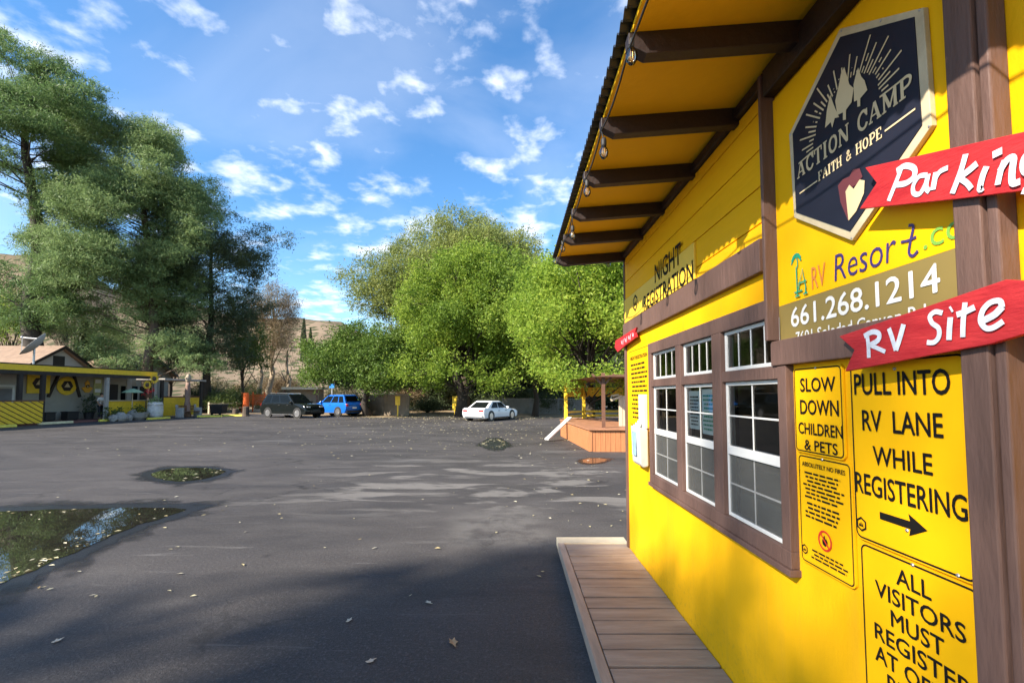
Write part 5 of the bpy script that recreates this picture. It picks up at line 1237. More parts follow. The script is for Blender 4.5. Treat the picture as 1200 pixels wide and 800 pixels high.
# bollard-like yellow signs under the trees
for u, v0, v1, Y, lab in ((466, 464, 478, 38.6, 'yellow notice board on a stake in front of the block wall'), (533, 464, 484, 38.5, 'yellow post sign left of the white sedan')):
    a, b = on_y(u, v1, Y), on_y(u, v0, Y); t_ = thing('post_sign', lab, 'sign', (a.x, Y, -.06), 0, 'yellow post signs under the trees')
    mb = MB(); mb.box((a.x-.2, Y-.03, a.z+.25), (a.x+.2, Y, b.z)); obj('board', mb, m_yelpost, t_)
    mb = MB(); mb.box((a.x-.05, Y+.005, -.06), (a.x+.05, Y+.08, b.z-.1)); obj('stake', mb, m_yelpost, t_)
# trash cart and log beside the cars
p = on_z(256, 486); t_ = thing('trash_cart', 'black trash cart left of the black car', 'trash cart', (p.x, p.y, 0))
mb = MB(); mb.add([(p.x-.45, p.y-.35, .10), (p.x+.45, p.y-.35, .10), (p.x+.45, p.y+.35, .10), (p.x-.45, p.y+.35, .10), (p.x-.56, p.y-.45, .82), (p.x+.56, p.y-.45, .82), (p.x+.56, p.y+.45, .82), (p.x-.56, p.y+.45, .82)],
       [(3,2,1,0),(4,5,6,7),(0,1,5,4),(1,2,6,5),(2,3,7,6),(3,0,4,7)]); obj('bin', mb, m_plastic, t_, bevel=.04)
mb = MB(); mb.box((p.x-.6, p.y-.48, .83), (p.x+.6, p.y+.48, .92)); obj('lid', mb, m_plastic, t_, bevel=.03)
for sx in (-1, 1): mb = MB(); mb.lathe([(.03, 0), (.13, 0), (.13, .07), (.03, .07)], 14, Matrix.Translation((p.x+sx*.35-.03, p.y-.36, .13)) @ Matrix.Rotation(R(90), 4, 'Y')); obj('wheel', mb, m_rubber, t_)
p = on_z(288, 487.5)
for i, (dx_, lab) in enumerate(((0, 'upright brown log stump left of the black car'), (-1.1, 'shorter brown stump beside the black trash cart'))):
    mb = MB(); mb.lathe([(.30, 0), (.25, .15), (.23, .75-.2*i), (.19, .8-.2*i), (.05, .8-.2*i)], 12, Matrix.Translation((p.x+dx_, p.y+.4*i, 0))); solo('stump', mb, m_bark, lab, 'stump', 'stumps by the cars')
# ranch fence beyond, sandy field
p0, p1 = Vector(gnd(246, 44)), Vector(gnd(292, 48)); t_ = thing('rail_fence', 'low pale rail fence beyond the wheel stops', 'fence', (p0.x, p0.y, -.06))
mb = MB()
for zz in (.45, .9): mb.beam((p0.x, p0.y, zz), (p1.x, p1.y, zz), .06, .14)
obj('rail', mb, m_pale, t_)
for i in range(4): q = p0.lerp(p1, i/3); mb = MB(); mb.box((q.x-.07, q.y-.07, -.06), (q.x+.07, q.y+.07, 1.05)); obj('post', mb, m_pale, t_)

# ============================================================ STORE (left)
S0 = Vector((-27.8, 25.0, 0)); SA = math.atan2(1, .12); CS, SS = math.cos(SA), math.sin(SA)
def LW(s, d, z=0.): return Vector((S0.x + s*CS - d*SS, S0.y + s*SS + d*CS, z))
def s_at(u, d):
    k = (u-600)/F    # X = k*Y
    # S0.x + s*CS - d*SS = k*(S0.y + s*SS + d*CS)
    return (k*(S0.y + d*CS) - S0.x + d*SS)/(CS - k*SS)
def zat(u, v, d): q = LW(s_at(u, d), d); return on_y(u, v, q.y).z
st = thing('store', 'low grey store with a yellow fascia and shaded porch', 'building', S0, SA)
def sobj(name, mb, m_, **k): return obj(name, mb, m_, st, world=False, **k)
sA = -7.0; sE = s_at(183, 0); DW = 2.3; FZ = 3.42
wEnd = s_at(126, DW)
mb = MB(); mb.box((sA, DW, 0), (sE+.6, DW+.2, 3.0)); mb.box((sA, DW+.2, 0), (sA+.2, DW+7, 3.0)); mb.box((sE+.4, DW+.2, 0), (sE+.6, DW+7, 3.0)); mb.box((sA+.2, DW+6.8, 0), (sE+.4, DW+7, 3.0)); sobj('wall', mb, m_stucco)
mb = MB(); mb.box((sA-.3, .05, FZ-.06), (sE+.05, DW+7.4, FZ+.10)); sobj('roof', mb, m_darkbark)
mb = MB(); mb.box((sA-.3, 0, FZ-.30), (sE+.08, .045, FZ+.02)); sobj('fascia', mb, m_yelpost)
mb = MB(); mb.box((sA-.3, .0, FZ-.52), (sE+.05, .10, FZ-.305)); sobj('beam', mb, m_darkbark)
mb = MB(); mb.box((sA-.2, .06, FZ-.12), (sE, DW, FZ-.065)); sobj('porch_ceiling', mb, m_darkbark)
mb = MB(); mb.box((sA, -.1, 0), (sE+.5, DW-.002, .10)); sobj('porch_floor', mb, m_porch)
for u in (24, 51, 126, 182):
    s_ = s_at(u, .05); mb = MB(); mb.box((s_-.10, .0, .10), (s_+.10, .18, FZ-.525)); sobj('post', mb, m_darkbark if u < 100 else m_concrete)
for u0, v0, u1, v1 in ((70, 434, 57, 465), (84, 434, 94, 465)):
    a, b = s_at(u0, DW-.06), s_at(u1, DW-.06); mb = MB(); mb.beam((a, DW-.08, zat(u0, v0, DW)), (b, DW-.08, zat(u1, v1, DW)), .12, .14, up=(0, 1, 0)); sobj('brace', mb, m_darkbark)
# white end bay with grey door
a, b = s_at(-20, DW), s_at(22, DW); mb = MB(); mb.box((a, DW-.05, .10), (b, DW-.003, 2.95)); sobj('end_bay', mb, m_stuccolight)
a, b = s_at(-8, DW), s_at(13, DW); mb = MB(); mb.box((a, DW-.10, .10), (b, DW-.055, 2.1)); d_ = sobj('door', mb, m_greywall)
mb = MB(); mb.box((a-.12, DW-.12, .10), (a-.003, DW-.052, 2.2)); mb.box((b+.003, DW-.12, .10), (b+.12, DW-.052, 2.2)); mb.box((a-.12, DW-.12, 2.203), (b+.12, DW-.052, 2.32)); sobj('door_frame', mb, m_white)
# dark entry and shop windows
for u0, u1, z0, z1 in ((129, 138, .12, 2.5), (142, 147, .9, 2.4), (155, 161, .9, 2.4), (164, 172, .12, 2.4)):
    a, b = s_at(u0, DW), s_at(u1, DW); mb = MB(); mb.box((a, DW-.05, z0), (b, DW-.004, z1)); sobj('door' if z0 < .5 else 'window', mb, m_glassdark if z0 > .5 else m_plastic)
a, b = s_at(127.5, DW), s_at(173, DW); mb = MB(); mb.box((a, DW-.03, .10), (s_at(128.5, DW), DW-.003, 2.9)); mb.box((s_at(148.5, DW), DW-.05, .10), (s_at(154, DW), DW-.003, 2.9)); sobj('pilaster', mb, m_stuccolight)
# counter with yellow panels under the porch
a, b = s_at(124, .4), s_at(174, .4); cz = zat(140, 469, .4)
mb = MB(); mb.box((a, .38, .10), (b, .48, cz-.05)); sobj('counter_panel', mb, m_yelpost)
mb = MB(); mb.box((a-.1, .30, cz-.045), (b+.1, .70, cz+.02)); sobj('counter_top', mb, m_pale)
# pergola wing
pg = thing('pergola', 'low roofed pergola with yellow boarded sides at the end of the store', 'pergola', LW(sE+.7, 0), SA)
def pobj(name, mb, m_, **k):
    mb.v = [v - Vector((sE+.7, 0, 0)) for v in mb.v]; return obj(name, mb, m_, pg, world=False, **k)
sP = s_at(240, 0); zr = zat(215, 446, 0)
mb = MB(); mb.box((sE+.7, -.05, zr), (sP+.1, 3.2, zr+.14)); pobj('roof', mb, m_concrete)
for u in (190, 236):
    for d_ in (.1, 3.0):
        s_ = s_at(u, .1); mb = MB(); mb.box((s_-.10, d_-.08, 0), (s_+.10, d_+.08, zr-.002)); pobj('post', mb, m_darkbark)
s_ = s_at(213, .1); mb = MB(); mb.box((s_-.07, 2.9, 0), (s_+.07, 3.05, zr-.002)); pobj('post', mb, m_darkbark)
zw = zat(215, 464, 0); mb = MB(); s0, s1 = s_at(192, 0)+.0, s_at(235, 0); n = 34
for i in range(n): mb.box((s0+(s1-s0)*i/n+.01, .06, .12), (s0+(s1-s0)*(i+1)/n-.01, .10, zw-.1))
pobj('side_boards', mb, m_yelpost)
mb = MB(); mb.box((s0, .03, zw-.095), (s1, .16, zw)); pobj('rail', mb, m_brownpost)
# houses behind
def house(label, u0, u1, Y, vr, ve, depth, ridge_dir, m_w):
    a = on_y(u0, ve, Y); b = on_y(u1, ve, Y); zr_ = on_y((u0+u1)/2, vr, Y).z; ze = a.z
    root = thing('house', label, 'house', ((a.x+b.x)/2, Y+depth/2, -.06)); x0, x1, y0, y1 = a.x, b.x, Y, Y+depth
    mb = MB()
    if ridge_dir == 'x':   # gable faces +x
        ym = (y0+y1)/2; mb.prism([(y0, -.06), (y1, -.06), (y1, ze), (ym, zr_-.12), (y0, ze)], 0, x0, x1-.5)
        obj('wall', mb, m_w, root); mb = MB(); mb.prism([(y0-.4, ze-.14), (ym, zr_-.1), (y1+.4, ze-.14), (y1+.4, ze), (ym, zr_+.06), (y0-.4, ze)], 0, x0-.3, x1)
        obj('roof', mb, m_shingle, root); mb = MB(); mb.prism([(y0-.42, ze-.24), (ym, zr_-.2), (y1+.42, ze-.24), (y1+.42, ze+.01), (ym, zr_+.075), (y0-.42, ze+.01)], 0, x1+.003, x1+.06); obj('bargeboard', mb, m_dark, root)
        mb = MB(); mb.box((x1-.497, ym-.5, ze+.0), (x1-.46, ym+.5, ze+.9 if zr_-ze > 1.3 else ze+.4)); obj('vent', mb, m_plastic, root)
    return root
house('tan roofed house behind the store at the left edge of the view', -90, 40, 37, 402, 427, 5.0, 'x', m_stuccolight)
house('tan roofed house behind the middle of the store', 84, 152, 44, 413, 437, 6.0, 'x', m_stuccolight)
# satellite dish
p = LW(s_at(38, 5.0), 5.0, FZ+.10); t_ = thing('satellite_dish', 'large pale mesh satellite dish on the store roof', 'satellite dish', p)
zc = on_y(37, 404, p.y).z; Md = Matrix.Translation((p.x, p.y, zc)) @ Matrix.Rotation(R(222), 4, 'Z') @ Matrix.Rotation(R(52), 4, 'Y')
mb = MB(); mb.lathe([(.05, -.20), (.4, -.16), (.7, -.06), (.95, .10), (.96, .12), (.7, -.03), (.4, -.13), (.05, -.17)], 22, Md); obj('dish', mb, mat('grey_dish', (.42, .40, .37), .6, .15, 8), t_, smooth=True)
mb = MB(); mb.tube([p, (p.x, p.y, zc-.1)], .06, 8); obj('mast', mb, m_metal, t_)
mb = MB(); h0 = Md @ Vector((0, 0, .75)); 
for a_ in (0, 120, 240): mb.tube([Md @ Vector((.85*math.cos(R(a_)), .85*math.sin(R(a_)), .07)), h0], .02, 5)
mb.ball(h0, .08); obj('feed_arm', mb, m_metal, t_)
# diagonal board fence
t_ = thing('board_fence', 'yellow fence panel of diagonal boards in front of the store', 'fence', LW(-4, -.35), SA)
s0, s1 = -6.0, s_at(52, -.35); z0, z1 = .12, zat(45, 470, -.35)
mb = MB(); o_ = Vector((-4, -.35, 0)); n = 0; step = .42; hgt = z1-z0
x = s0 - hgt*1.6
while x < s1:
    # board running up to the left (\\ in the picture), clipped to the panel
    pts = [(x, z1), (x+step*.76, z1), (x+step*.76+hgt*1.6, z0), (x+hgt*1.6, z0)]
    out_ = pts
    for lim, keep in ((s0, 1), (s1, -1)):
        q_ = []
        for (ax, az), (bx, bz) in zip(out_, out_[1:] + out_[:1]):
            ia, ib = (ax-lim)*keep >= 0, (bx-lim)*keep >= 0
            if ia: q_.append((ax, az))
            if ia != ib: tt = (lim-ax)/(bx-ax); q_.append((lim, az+(bz-az)*tt))
        out_ = q_
        if not out_: break
    if len(out_) > 2: mb.prism([(a, b) for a, b in out_], 1, -.35, -.32)
    x += step
mb.v = [v - o_ for v in mb.v]; obj('boards', mb, m_yelpost, t_, world=False)
mb = MB(); mb.box((s0, -.315, z0), (s1, -.27, z1-.05)); mb.v = [v - o_ for v in mb.v]; obj('backing', mb, m_brownpost, t_, world=False)
mb = MB(); mb.box((s0, -.40, z1+.002), (s1+.05, -.22, z1+.07)); mb.v = [v - o_ for v in mb.v]; obj('top_rail', mb, m_brownpost, t_, world=False)
# emblem signs on the store wall
def emblem(label, u, v, half, shape, dd=DW-.02):
    s_ = s_at(u, dd); q = LW(s_, dd); zc_ = on_y(u, v, q.y).z; t_ = thing('emblem_sign', label, 'sign', (q.x, q.y, zc_-half), SA, 'yellow emblem signs on the store wall')
    mb = MB()
    Mf = Matrix.Translation((0, 0, half)) @ Matrix.Rotation(R(90), 4, 'X')
    if shape == 'square': mb.box((-half, -.06, 0), (half, -.0, 2*half))
    elif shape == 'diamond': mb.prism([(-half*.9, half*.7), (-half*.2, half*1.0), (-half*.4, half*1.5), (0, half*2), (half*.4, half*1.5), (half*.3, half*1.0), (half*.9, half*.7), (half*.3, 0), (-half*.3, 0)], 1, -.06, 0)
    else: mb.lathe([(half, 0), (half, .05), (half*.9, .06), (.01, .06)], 28, Mf)
    obj('panel', mb, m_yelpost if shape != 'diamond' else mat('orange_plaque', (.72, .36, .03), .5, .1), t_, world=False)
    mb = MB(); k = .62 if shape != 'diamond' else .3
    mb.prism([(half*k*math.cos(R(60*i)), half + half*k*math.sin(R(60*i))) for i in range(6)], 1, -.075, -.064); obj('emblem', mb, m_dark, t_, world=False)
    mb = MB(); mb.prism([(-half*k*.5, half*.85), (half*k*.5, half*.85), (0, half*(1+k*.6))], 1, -.082, -.078); obj('emblem_motif', mb, m_tan, t_, world=False)
emblem('square yellow sign with a dark emblem on the store wall', 45, 449, .62, 'square', DW-.05)
emblem('round yellow sign with a dark emblem between two braces', 78, 452, .60, 'round', DW-.02)
emblem('small orange plaque on the store wall right of the round sign', 102, 452.5, .42, 'diamond', DW-.02)
q = LW(s_at(114.5, DW-.02), DW-.02); zc_ = on_y(114.5, 453, q.y).z
t_ = thing('poster', 'tall pale green poster on the store wall beside the porch post', 'poster', (q.x, q.y, zc_-.5), SA)
mb = MB(); mb.box((-.28, -.03, -.1), (.28, 0, 1.1)); obj('sheet', mb, mat('poster_sheet', (.42, .42, .18), .6, .3, 3), t_, world=False)
mb = MB(); mb.box((-.2, -.04, .1), (.2, -.032, .35)); mb.box((-.2, -.04, .75), (.2, -.032, 1.0)); obj('print', mb, m_paper, t_, world=False)
# dark planter boxes on porch
for u, v0, v1, hw, lab in ((57.5, 489, 478, .28, 'dark planter box at the end of the yellow fence'), (84, 488, 480, .34, 'dark planter box below the round sign')):
    d_ = 1.6; s_ = s_at(u, d_); q = LW(s_, d_, .10); h_ = .50
    t_ = thing('planter_box', lab, 'planter', q, SA, 'dark planter boxes on the porch')
    mb = MB(); mb.box((-hw, -.25, .05), (hw, .25, h_)); mb.box((-hw-.03, -.28, h_+.003), (hw+.03, .28, h_+.06))
    obj('box', mb, m_plastic, t_, world=False, bevel=.01)
    for sx in (-1, 1): mb = MB(); mb.box((sx*(hw-.1)-.05, -.2, 0), (sx*(hw-.1)+.05, .2, .048)); obj('foot', mb, m_plastic, t_, world=False)
# dark leafy pot plant
q = LW(s_at(106, 1.5), 1.5, .10); t_ = thing('potted_plant', 'dark leafy potted plant beside the person on the porch', 'plant', q)
mb = MB(); mb.lathe([(.22, 0), (.30, .45), (.33, .48), (.28, .48), (.05, .44)], 14, Matrix.Translation(q)); obj('pot', mb, m_plastic, t_)
g = np.random.default_rng(91); leaf_mesh('foliage', twigs([(np.array((q.x, q.y, q.z+1.0)), np.array((.42, .42, .65)))], 90, .1, 22, g), .16, .06, l_dark, t_, 91)

# person on the porch
def person(label, loc, rz):
    root = thing('person', label, 'person', loc, rz)
    def skin(name, V, E, m_, sub=2):
        me = bpy.data.meshes.new(name); me.from_pydata([v[:3] for v in V], E, []); o = bpy.data.objects.new(name, me); COL.objects.link(o)
        mo = o.modifiers.new('skin', 'SKIN'); 
        for i, v in enumerate(V): me.skin_vertices[0].data[i].radius = (v[3], v[4] if len(v) > 4 else v[3])
        me.skin_vertices[0].data[0].use_root = True
        s2 = o.modifiers.new('sub', 'SUBSURF'); s2.levels = sub; s2.render_levels = sub
        dg = bpy.context.evaluated_depsgraph_get(); m2 = bpy.data.meshes.new_from_object(o.evaluated_get(dg)); bpy.data.objects.remove(o)
        m2.materials.clear(); m2.materials.append(m_)
        for p_ in m2.polygons: p_.use_smooth = True; p_.material_index = 0
        n_ = bpy.data.objects.new(name, m2); COL.objects.link(n_); n_.parent = root; return n_
    # pelvis, spine, neck, head, arms, legs (facing -y)
    V = [(0,0,.95,.14,.10), (0,0,1.15,.13,.09), (0,.01,1.38,.16,.10), (0,.01,1.50,.06,.06), (0,-.01,1.60,.075,.09), (0,-.01,1.70,.07,.085),
         (.19,.01,1.42,.06), (.24,.02,1.15,.042), (.25,-.06,.92,.034), (.25,-.09,.83,.035,.02), (-.19,.01,1.42,.06), (-.24,.02,1.15,.042), (-.22,-.10,.95,.034), (-.20,-.16,.88,.035,.02),
         (.10,0,.88,.09), (.11,-.01,.50,.062), (.12,.02,.10,.045), (.13,-.12,.03,.04,.03), (-.10,0,.88,.09), (-.11,-.01,.50,.062), (-.12,.02,.10,.045), (-.13,-.12,.03,.04,.03)]
    E = [(0,1),(1,2),(2,3),(3,4),(4,5),(2,6),(6,7),(7,8),(8,9),(2,10),(10,11),(11,12),(12,13),(0,14),(14,15),(15,16),(16,17),(0,18),(18,19),(19,20),(20,21)]
    skin('body', V, E, m_skin)
    skin('shirt', [(0,0,.93,.165,.125), (0,0,1.15,.155,.115), (0,.01,1.37,.185,.125), (0,.01,1.47,.09,.085), (.20,.01,1.41,.085), (.235,.02,1.20,.065), (-.20,.01,1.41,.085), (-.235,.02,1.20,.065)], [(0,1),(1,2),(2,3),(2,4),(4,5),(2,6),(6,7)], m_white)
    skin('trousers', [(0,0,.92,.155,.118), (.10,0,.84,.105), (.11,-.01,.50,.082), (.12,.02,.09,.07), (-.10,0,.84,.105), (-.11,-.01,.50,.082), (-.12,.02,.09,.07)], [(0,1),(1,2),(2,3),(0,4),(4,5),(5,6)], m_denim)
    mb = MB(); mb.ball((0, .02, 1.70), (.085, .10, .085), 12, 8); obj('hair', mb, m_hair, root, smooth=True, world=False)
    return root
q = LW(s_at(120, .9), .9, .10); person('person in a white shirt and dark trousers standing by the porch post', q, SA)

# things along the front of the store
q = LW(s_at(183, -.7), -.7); zb1 = zat(183, 471, -.7)
t_ = thing('barrel_planter', 'white barrel planter topped with succulents beside the yellow counter', 'planter', q)
mb = MB(); mb.lathe([(.36, 0), (.46, .15), (.50, zb1*.5), (.46, zb1*.9), (.42, zb1), (.36, zb1), (.05, zb1-.06)], 20, Matrix.Translation(q)); obj('barrel', mb, mat('whitewashed_barrel', (.60, .58, .54), .8, .2, 6), t_, smooth=False)
mb = MB()
for zz in (.18, zb1*.8): mb.lathe([(.485, zz), (.495, zz+.01), (.495, zz+.06), (.485, zz+.07)], 20, Matrix.Translation(q))
obj('hoop', mb, m_metal, t_)
g = np.random.default_rng(92); leaf_mesh('succulents', twigs([(np.array((q.x+.1, q.y, zb1+.12)), np.array((.42, .4, .25)))], 80, .09, 14, g), .22, .08, leaf_mat('succulent_leaves', [(.16, .24, .08), (.28, .38, .15), (.4, .5, .25)], .2), t_, 92)
q = LW(s_at(164, -.9), -.9); t_ = thing('bowl_planter', 'low round stone bowl planter in front of the yellow counter', 'planter', q)
mb = MB(); mb.lathe([(.30, 0), (.50, .18), (.60, .45), (.62, .52), (.55, .52), (.1, .42)], 20, Matrix.Translation(q)); obj('bowl', mb, m_rock, t_)
leaf_mesh('foliage', twigs([(np.array((q.x, q.y, .7)), np.array((.45, .45, .3)))], 60, .1, 12, g), .2, .05, l_shrub, t_, 93)
for i, (u, d_, r_, lab) in enumerate(((135, -.8, .26, 'grey boulder in the planting in front of the counter, nearest the porch post'), (144, -1.0, .34, 'largest grey boulder in the planting in front of the counter'), (151.5, -.9, .27, 'grey boulder left of the stone bowl planter'), (157, -.5, .30, 'tall grey boulder behind the stone bowl planter'))):
    q = LW(s_at(u, d_), d_); mb = MB(); mb.ball((q.x, q.y, r_*.7), (r_*1.15, r_, r_*(1.0 if i < 3 else 1.7)), 10, 7, .14, 60+i); solo('boulder', mb, m_rock, lab, 'boulder', 'boulders in front of the store')
for i, (u, d_, h_, lm, lab) in enumerate(((131, -.5, .9, l_shrub, 'leafy green plant at the foot of the porch post'), (140, -.4, .8, l_shrub, 'low green plant between the boulders'), (170, -.5, .9, l_shrub, 'spiky plant between the bowl and barrel planters'))):
    q = LW(s_at(u, d_), d_); root = thing('plant', lab, 'plant', q, 0, 'plants in front of the store'); g = np.random.default_rng(95+i)
    mb = MB()
    for k in range(5): mb.tube([q, (q.x+g.normal()*.2, q.y+g.normal()*.2, h_*.8)], [.02, .006], 5)
    obj('stem', mb, m_bark, root); leaf_mesh('foliage', twigs([(np.array((q.x, q.y, h_*.6)), np.array((.5, .4, h_*.45)))], 70, .1, 16, g), .17, .06, lm, root, 95+i)
# green parasol, folded shade over the counter
q = LW(s_at(156, -.2), -.2); zt_ = zat(156, 455, -.2); t_ = thing('parasol', 'small pale green parasol over the yellow counter', 'parasol', q)
mb = MB(); mb.lathe([(.62, zt_-.30), (.60, zt_-.27), (.35, zt_-.10), (.02, zt_)], 8, Matrix.Translation(q)); obj('canopy', mb, mat('green_canvas', (.25, .36, .22), .8, .1), t_)
mb = MB(); mb.tube([q, (q.x, q.y, zt_-.02)], .025, 8); obj('pole', mb, m_pale, t_)
# sunflower ornaments on stakes
for i, (u, v, r_, lab) in enumerate(((172, 451, .36, 'lower yellow sunflower ornament on a stake by the counter'), (180, 443.5, .42, 'higher yellow sunflower ornament on a stake by the counter'))):
    d_ = -.3; q = LW(s_at(u, d_), d_); zc_ = on_y(u, v, q.y).z; t_ = thing('flower_ornament', lab, 'ornament', q, SA, 'sunflower ornaments')
    mb = MB(); mb.tube([(0, 0, 0), (0, 0, zc_)], .035, 6); obj('stake', mb, m_bark, t_, world=False)
    mb = MB()
    for k in range(14):
        a_ = 2*math.pi*k/14; c_, s_ = math.cos(a_), math.sin(a_); c2, s2 = math.cos(a_+.2), math.sin(a_+.2); c3_, s3_ = math.cos(a_-.2), math.sin(a_-.2)
        mb.add([(r_*.35*c3_, -.03, zc_+r_*.35*s3_), (r_*.7*c3_, -.06, zc_+r_*.7*s3_), (r_*c_, -.05, zc_+r_*s_), (r_*.7*c2, -.06, zc_+r_*.7*s2), (r_*.35*c2, -.03, zc_+r_*.35*s2)], [(0, 1, 2, 3, 4)])
    obj('petals', mb, m_yelpost, t_, world=False)
    mb = MB(); mb.ball((0, -.04, zc_), (r_*.42, .06, r_*.42), 12, 6); obj('centre', mb, m_bark, t_, world=False)
q = LW(s_at(174, -.35), -.35); zc_ = on_y(174, 459.5, q.y).z; t_ = thing('flower_pot', 'red flowers in a hanging pot by the sunflower ornaments', 'plant', (q.x, q.y, zc_-.4))
mb = MB(); mb.lathe([(.14, zc_-.4), (.22, zc_-.1), (.2, zc_-.1), (.05, zc_-.14)], 12, Matrix.Translation((q.x, q.y, 0))); mb.tube([(q.x, q.y, zc_-.1), (q.x, q.y, FZ-.5)], .012, 5); obj('pot', mb, m_brownpost, t_)
g = np.random.default_rng(99); leaf_mesh('petals', twigs([(np.array((q.x, q.y, zc_)), np.array((.36, .3, .22)))], 80, .08, 12, g), .12, .08, m_flower, t_, 99)
# carved pole with bench at the pergola
q = LW(s_at(220.5, -.9), -.9); zt_ = zat(220.5, 439, -.9); t_ = thing('carved_pole', 'carved wooden pole with a pale head in front of the pergola', 'carving', q)
mb = MB(); zs = [0, .3, .5, 1.0, 1.3, 1.7, zt_-.9, zt_-.6]; rs = [.30, .26, .20, .22, .16, .20, .17, .14]
mb.lathe([(r_, z_) for r_, z_ in zip(rs, zs)], 12, Matrix.Translation(q)); obj('shaft', mb, mat('carved_wood', (.24, .15, .11), .8, .25, 4), t_, smooth=True)
mb = MB(); mb.ball((q.x, q.y, zt_-.3), (.20, .20, .36), 12, 8, .06, 4); mb.beam((q.x-.05, q.y-.25, zt_-.28), (q.x-.05, q.y, zt_-.22), .12, .08); obj('head', mb, m_palebark, t_, smooth=True)
q = LW(s_at(223, -1.3), -1.3); t_ = thing('garden_bench', 'rustic wooden bench with grey ends in front of the pergola', 'bench', q, SA)
mb = MB()
for k in range(4): mb.box((-.75, -.25+.13*k, .42), (.75, -.14+.13*k, .47))
obj('seat', mb, m_brownpost, t_, world=False)
mb = MB()
for k in range(3): mb.box((-.75, .28, .55+.14*k), (.75, .32, .65+.14*k))
obj('backrest', mb, m_brownpost, t_, world=False)
for sx in (-1, 1): mb = MB(); mb.box((sx*.86-.08, -.3, 0), (sx*.86+.08, .34, .75)); mb.box((sx*.86-.09, .22, .752), (sx*.86+.09, .36, 1.0)); obj('bench_end', mb, m_concrete, t_, world=False, bevel=.04)
# wheel stops
GW = 'wheel stops along the store'
wsl = [((-8, 501.5), 2.0, m_yelconc, 'yellow wheel stop cut by the left edge of the view, below the diagonal fence'),
       ((65, 496.5), 1.9, m_creamconc, 'faded cream wheel stop at the end of the diagonal fence'),
       ((133, 493), 1.9, m_yelconc, 'yellow wheel stop in front of the boulders'),
       ((186, 491), 1.8, m_yelconc, 'yellow wheel stop in front of the white barrel planter'),
       ((246, 488.5), 1.8, m_yelconc, 'yellow wheel stop just past the pergola, beside the trash cart'),
       ((276, 487.5), 1.8, m_yelconc, 'yellow wheel stop between the trash cart and the black car')]
proto = None
for (u, v), L_, m_, lab in wsl:
    p = on_z(u, v); rz = SA if u < 230 else R(10)
    t_ = thing('wheel_stop', lab, 'wheel stop', (p.x, p.y, 0), rz, GW)
    mb = MB(); mb.prism([(-.10, .0), (.10, .0), (.07, .14), (-.07, .14)], 0, -L_/2, L_/2); obj('block', mb, m_, t_, world=False, bevel=.02)
    mb = MB()
    for sx in (-.7, .7): mb.lathe([(.022, .14), (.022, .155), (.005, .158)], 8, Matrix.Translation((sx, 0, 0)))
    obj('pin', mb, m_metal, t_, world=False)

# ============================================================ FALLEN LEAVES
pts = []; g = np.random.default_rng(123)
def scatter(n, f):
    for _ in range(n):
        q = f()
        if q is not None: pts.append(q)
def litter_far():
    y = g.uniform(13, 36); x = g.normal(-1 + (36-y)*.05, 3.5 + .12*y); return (x, y, .012) if x < 2.2 + (y < 13.5)*2 else None
scatter(1300, litter_far)
def litter_mid():
    y = 4 + 26*g.random()**1.3; x = g.uniform(-1.05, .35)*y; return (x, y, .012) if x < .4 else None
scatter(200, litter_mid)
def litter_by_deck(): y = g.uniform(6, 13); return (g.uniform(.2, 2.2), y, .012)
scatter(60, litter_by_deck)
def litter_edge(): y = g.uniform(33, 38); return (g.uniform(-12, 3), y, .012)
scatter(700, litter_edge)
for k, n in ((0, 130), (1, 30), (2, 90), (3, 6)):
    Q = PUD[k]; xs_ = [q.x for q in Q]; ys_ = [q.y for q in Q]
    for _ in range(n):
        i = g.integers(len(Q)); q = Q[i]; cx_, cy_ = sum(xs_)/len(Q), sum(ys_)/len(Q); t = 1 - abs(g.normal(0, .22)); t = max(.05, t)
        if k == 0 and q.y > cy_ and g.random() < .75: continue
        pts.append((cx_ + (q.x-cx_)*t, cy_ + (q.y-cy_)*t, .013))
C = np.array(pts); n = len(C)
th = g.uniform(0, 6.28, n); ln = g.uniform(.016, .042, n); ln *= np.where(C[:, 1] > 12, 1.0 + (C[:, 1]-12)*.06, 1.0); wd = ln*g.uniform(.45, .8, n)
up = g.uniform(.0, .35, n)
a = np.stack([np.cos(th), np.sin(th), np.zeros(n)], 1); b = np.stack([-np.sin(th), np.cos(th), up], 1)
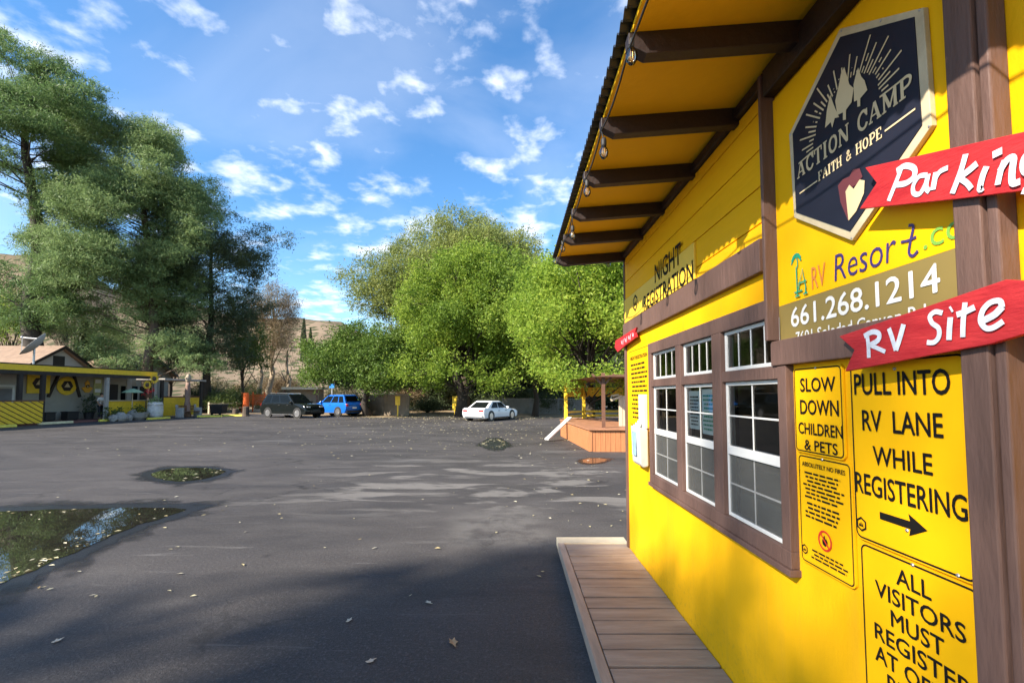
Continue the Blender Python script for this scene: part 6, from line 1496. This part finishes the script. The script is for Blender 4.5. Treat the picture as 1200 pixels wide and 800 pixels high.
V = np.stack([C + a*ln[:, None], C + b*wd[:, None]*.6 + a*ln[:, None]*.1 + np.array([0, 0, 1.])*(wd*.2)[:, None], C - a*ln[:, None], C - np.stack([b[:, 0], b[:, 1], -up*.6], 1)*wd[:, None]*.6], 1).reshape(-1, 3)
V[:, 2] = np.maximum(V[:, 2], .0105)
me = bpy.data.meshes.new('fallen_leaves'); me.from_pydata(V.tolist(), [], [(4*i, 4*i+1, 4*i+2, 4*i+3) for i in range(n)])
at = me.attributes.new('rnd', 'FLOAT', 'FACE'); at.data.foreach_set('value', g.uniform(0, 1, n).astype(np.float32)); me.materials.append(l_fall)
o = bpy.data.objects.new('fallen_leaves', me); COL.objects.link(o); o['kind'] = 'stuff'; o['label'] = 'pale dry leaves strewn over the asphalt'
# a few larger leaves near the camera
for i, (u, v, lab) in enumerate(((531, 754, 'curled tan leaf on the shaded asphalt, largest of the near leaves'), (434, 776, 'pale leaf on the asphalt nearest the bottom edge'), (502, 707, 'pale leaf on the shaded asphalt between the tan leaf and the boardwalk edge'), (67, 752, 'pale curled leaf on the asphalt at the lower left'), (409, 728, 'small faint leaf on the asphalt left of the pale ones'))):
    p = on_z(u, v); rr = random.Random(i); L_ = .055 if i == 0 else .035; a_ = rr.uniform(0, 6)
    out_ = []
    for k in range(10):
        t = 2*math.pi*k/10; r_ = L_*(1 if k % 2 == 0 else .62)*(1.0 if k else 1.3); out_.append((r_*math.cos(t), r_*.6*math.sin(t)))
    mb = MB(); vs = [(0, 0, .012)] + [(x*math.cos(a_)-y*math.sin(a_), x*math.sin(a_)+y*math.cos(a_), .006 + .9*abs(y)*(.3+.4*rr.random()) + .12*abs(x)) for x, y in out_]
    vs = vs + [(x, y, z+.0015) for x, y, z in vs]
    mb.add(vs, [(0, k+1, (k+1) % 10+1) for k in range(10)] + [(11, 11+(k+1) % 10+1, 11+k+1) for k in range(10)] + [(k+1, k+12, (k+1) % 10+12, (k+1) % 10+1) for k in range(10)])
    o = obj('fallen_leaf', mb, mat('dry_leaf', (.34, .22, .11) if i == 0 else (.48, .43, .33), .8, .2, 20), None); o.location = (p.x, p.y, 0)
    tag(o, lab, 'leaf', 'single leaves on the near asphalt')
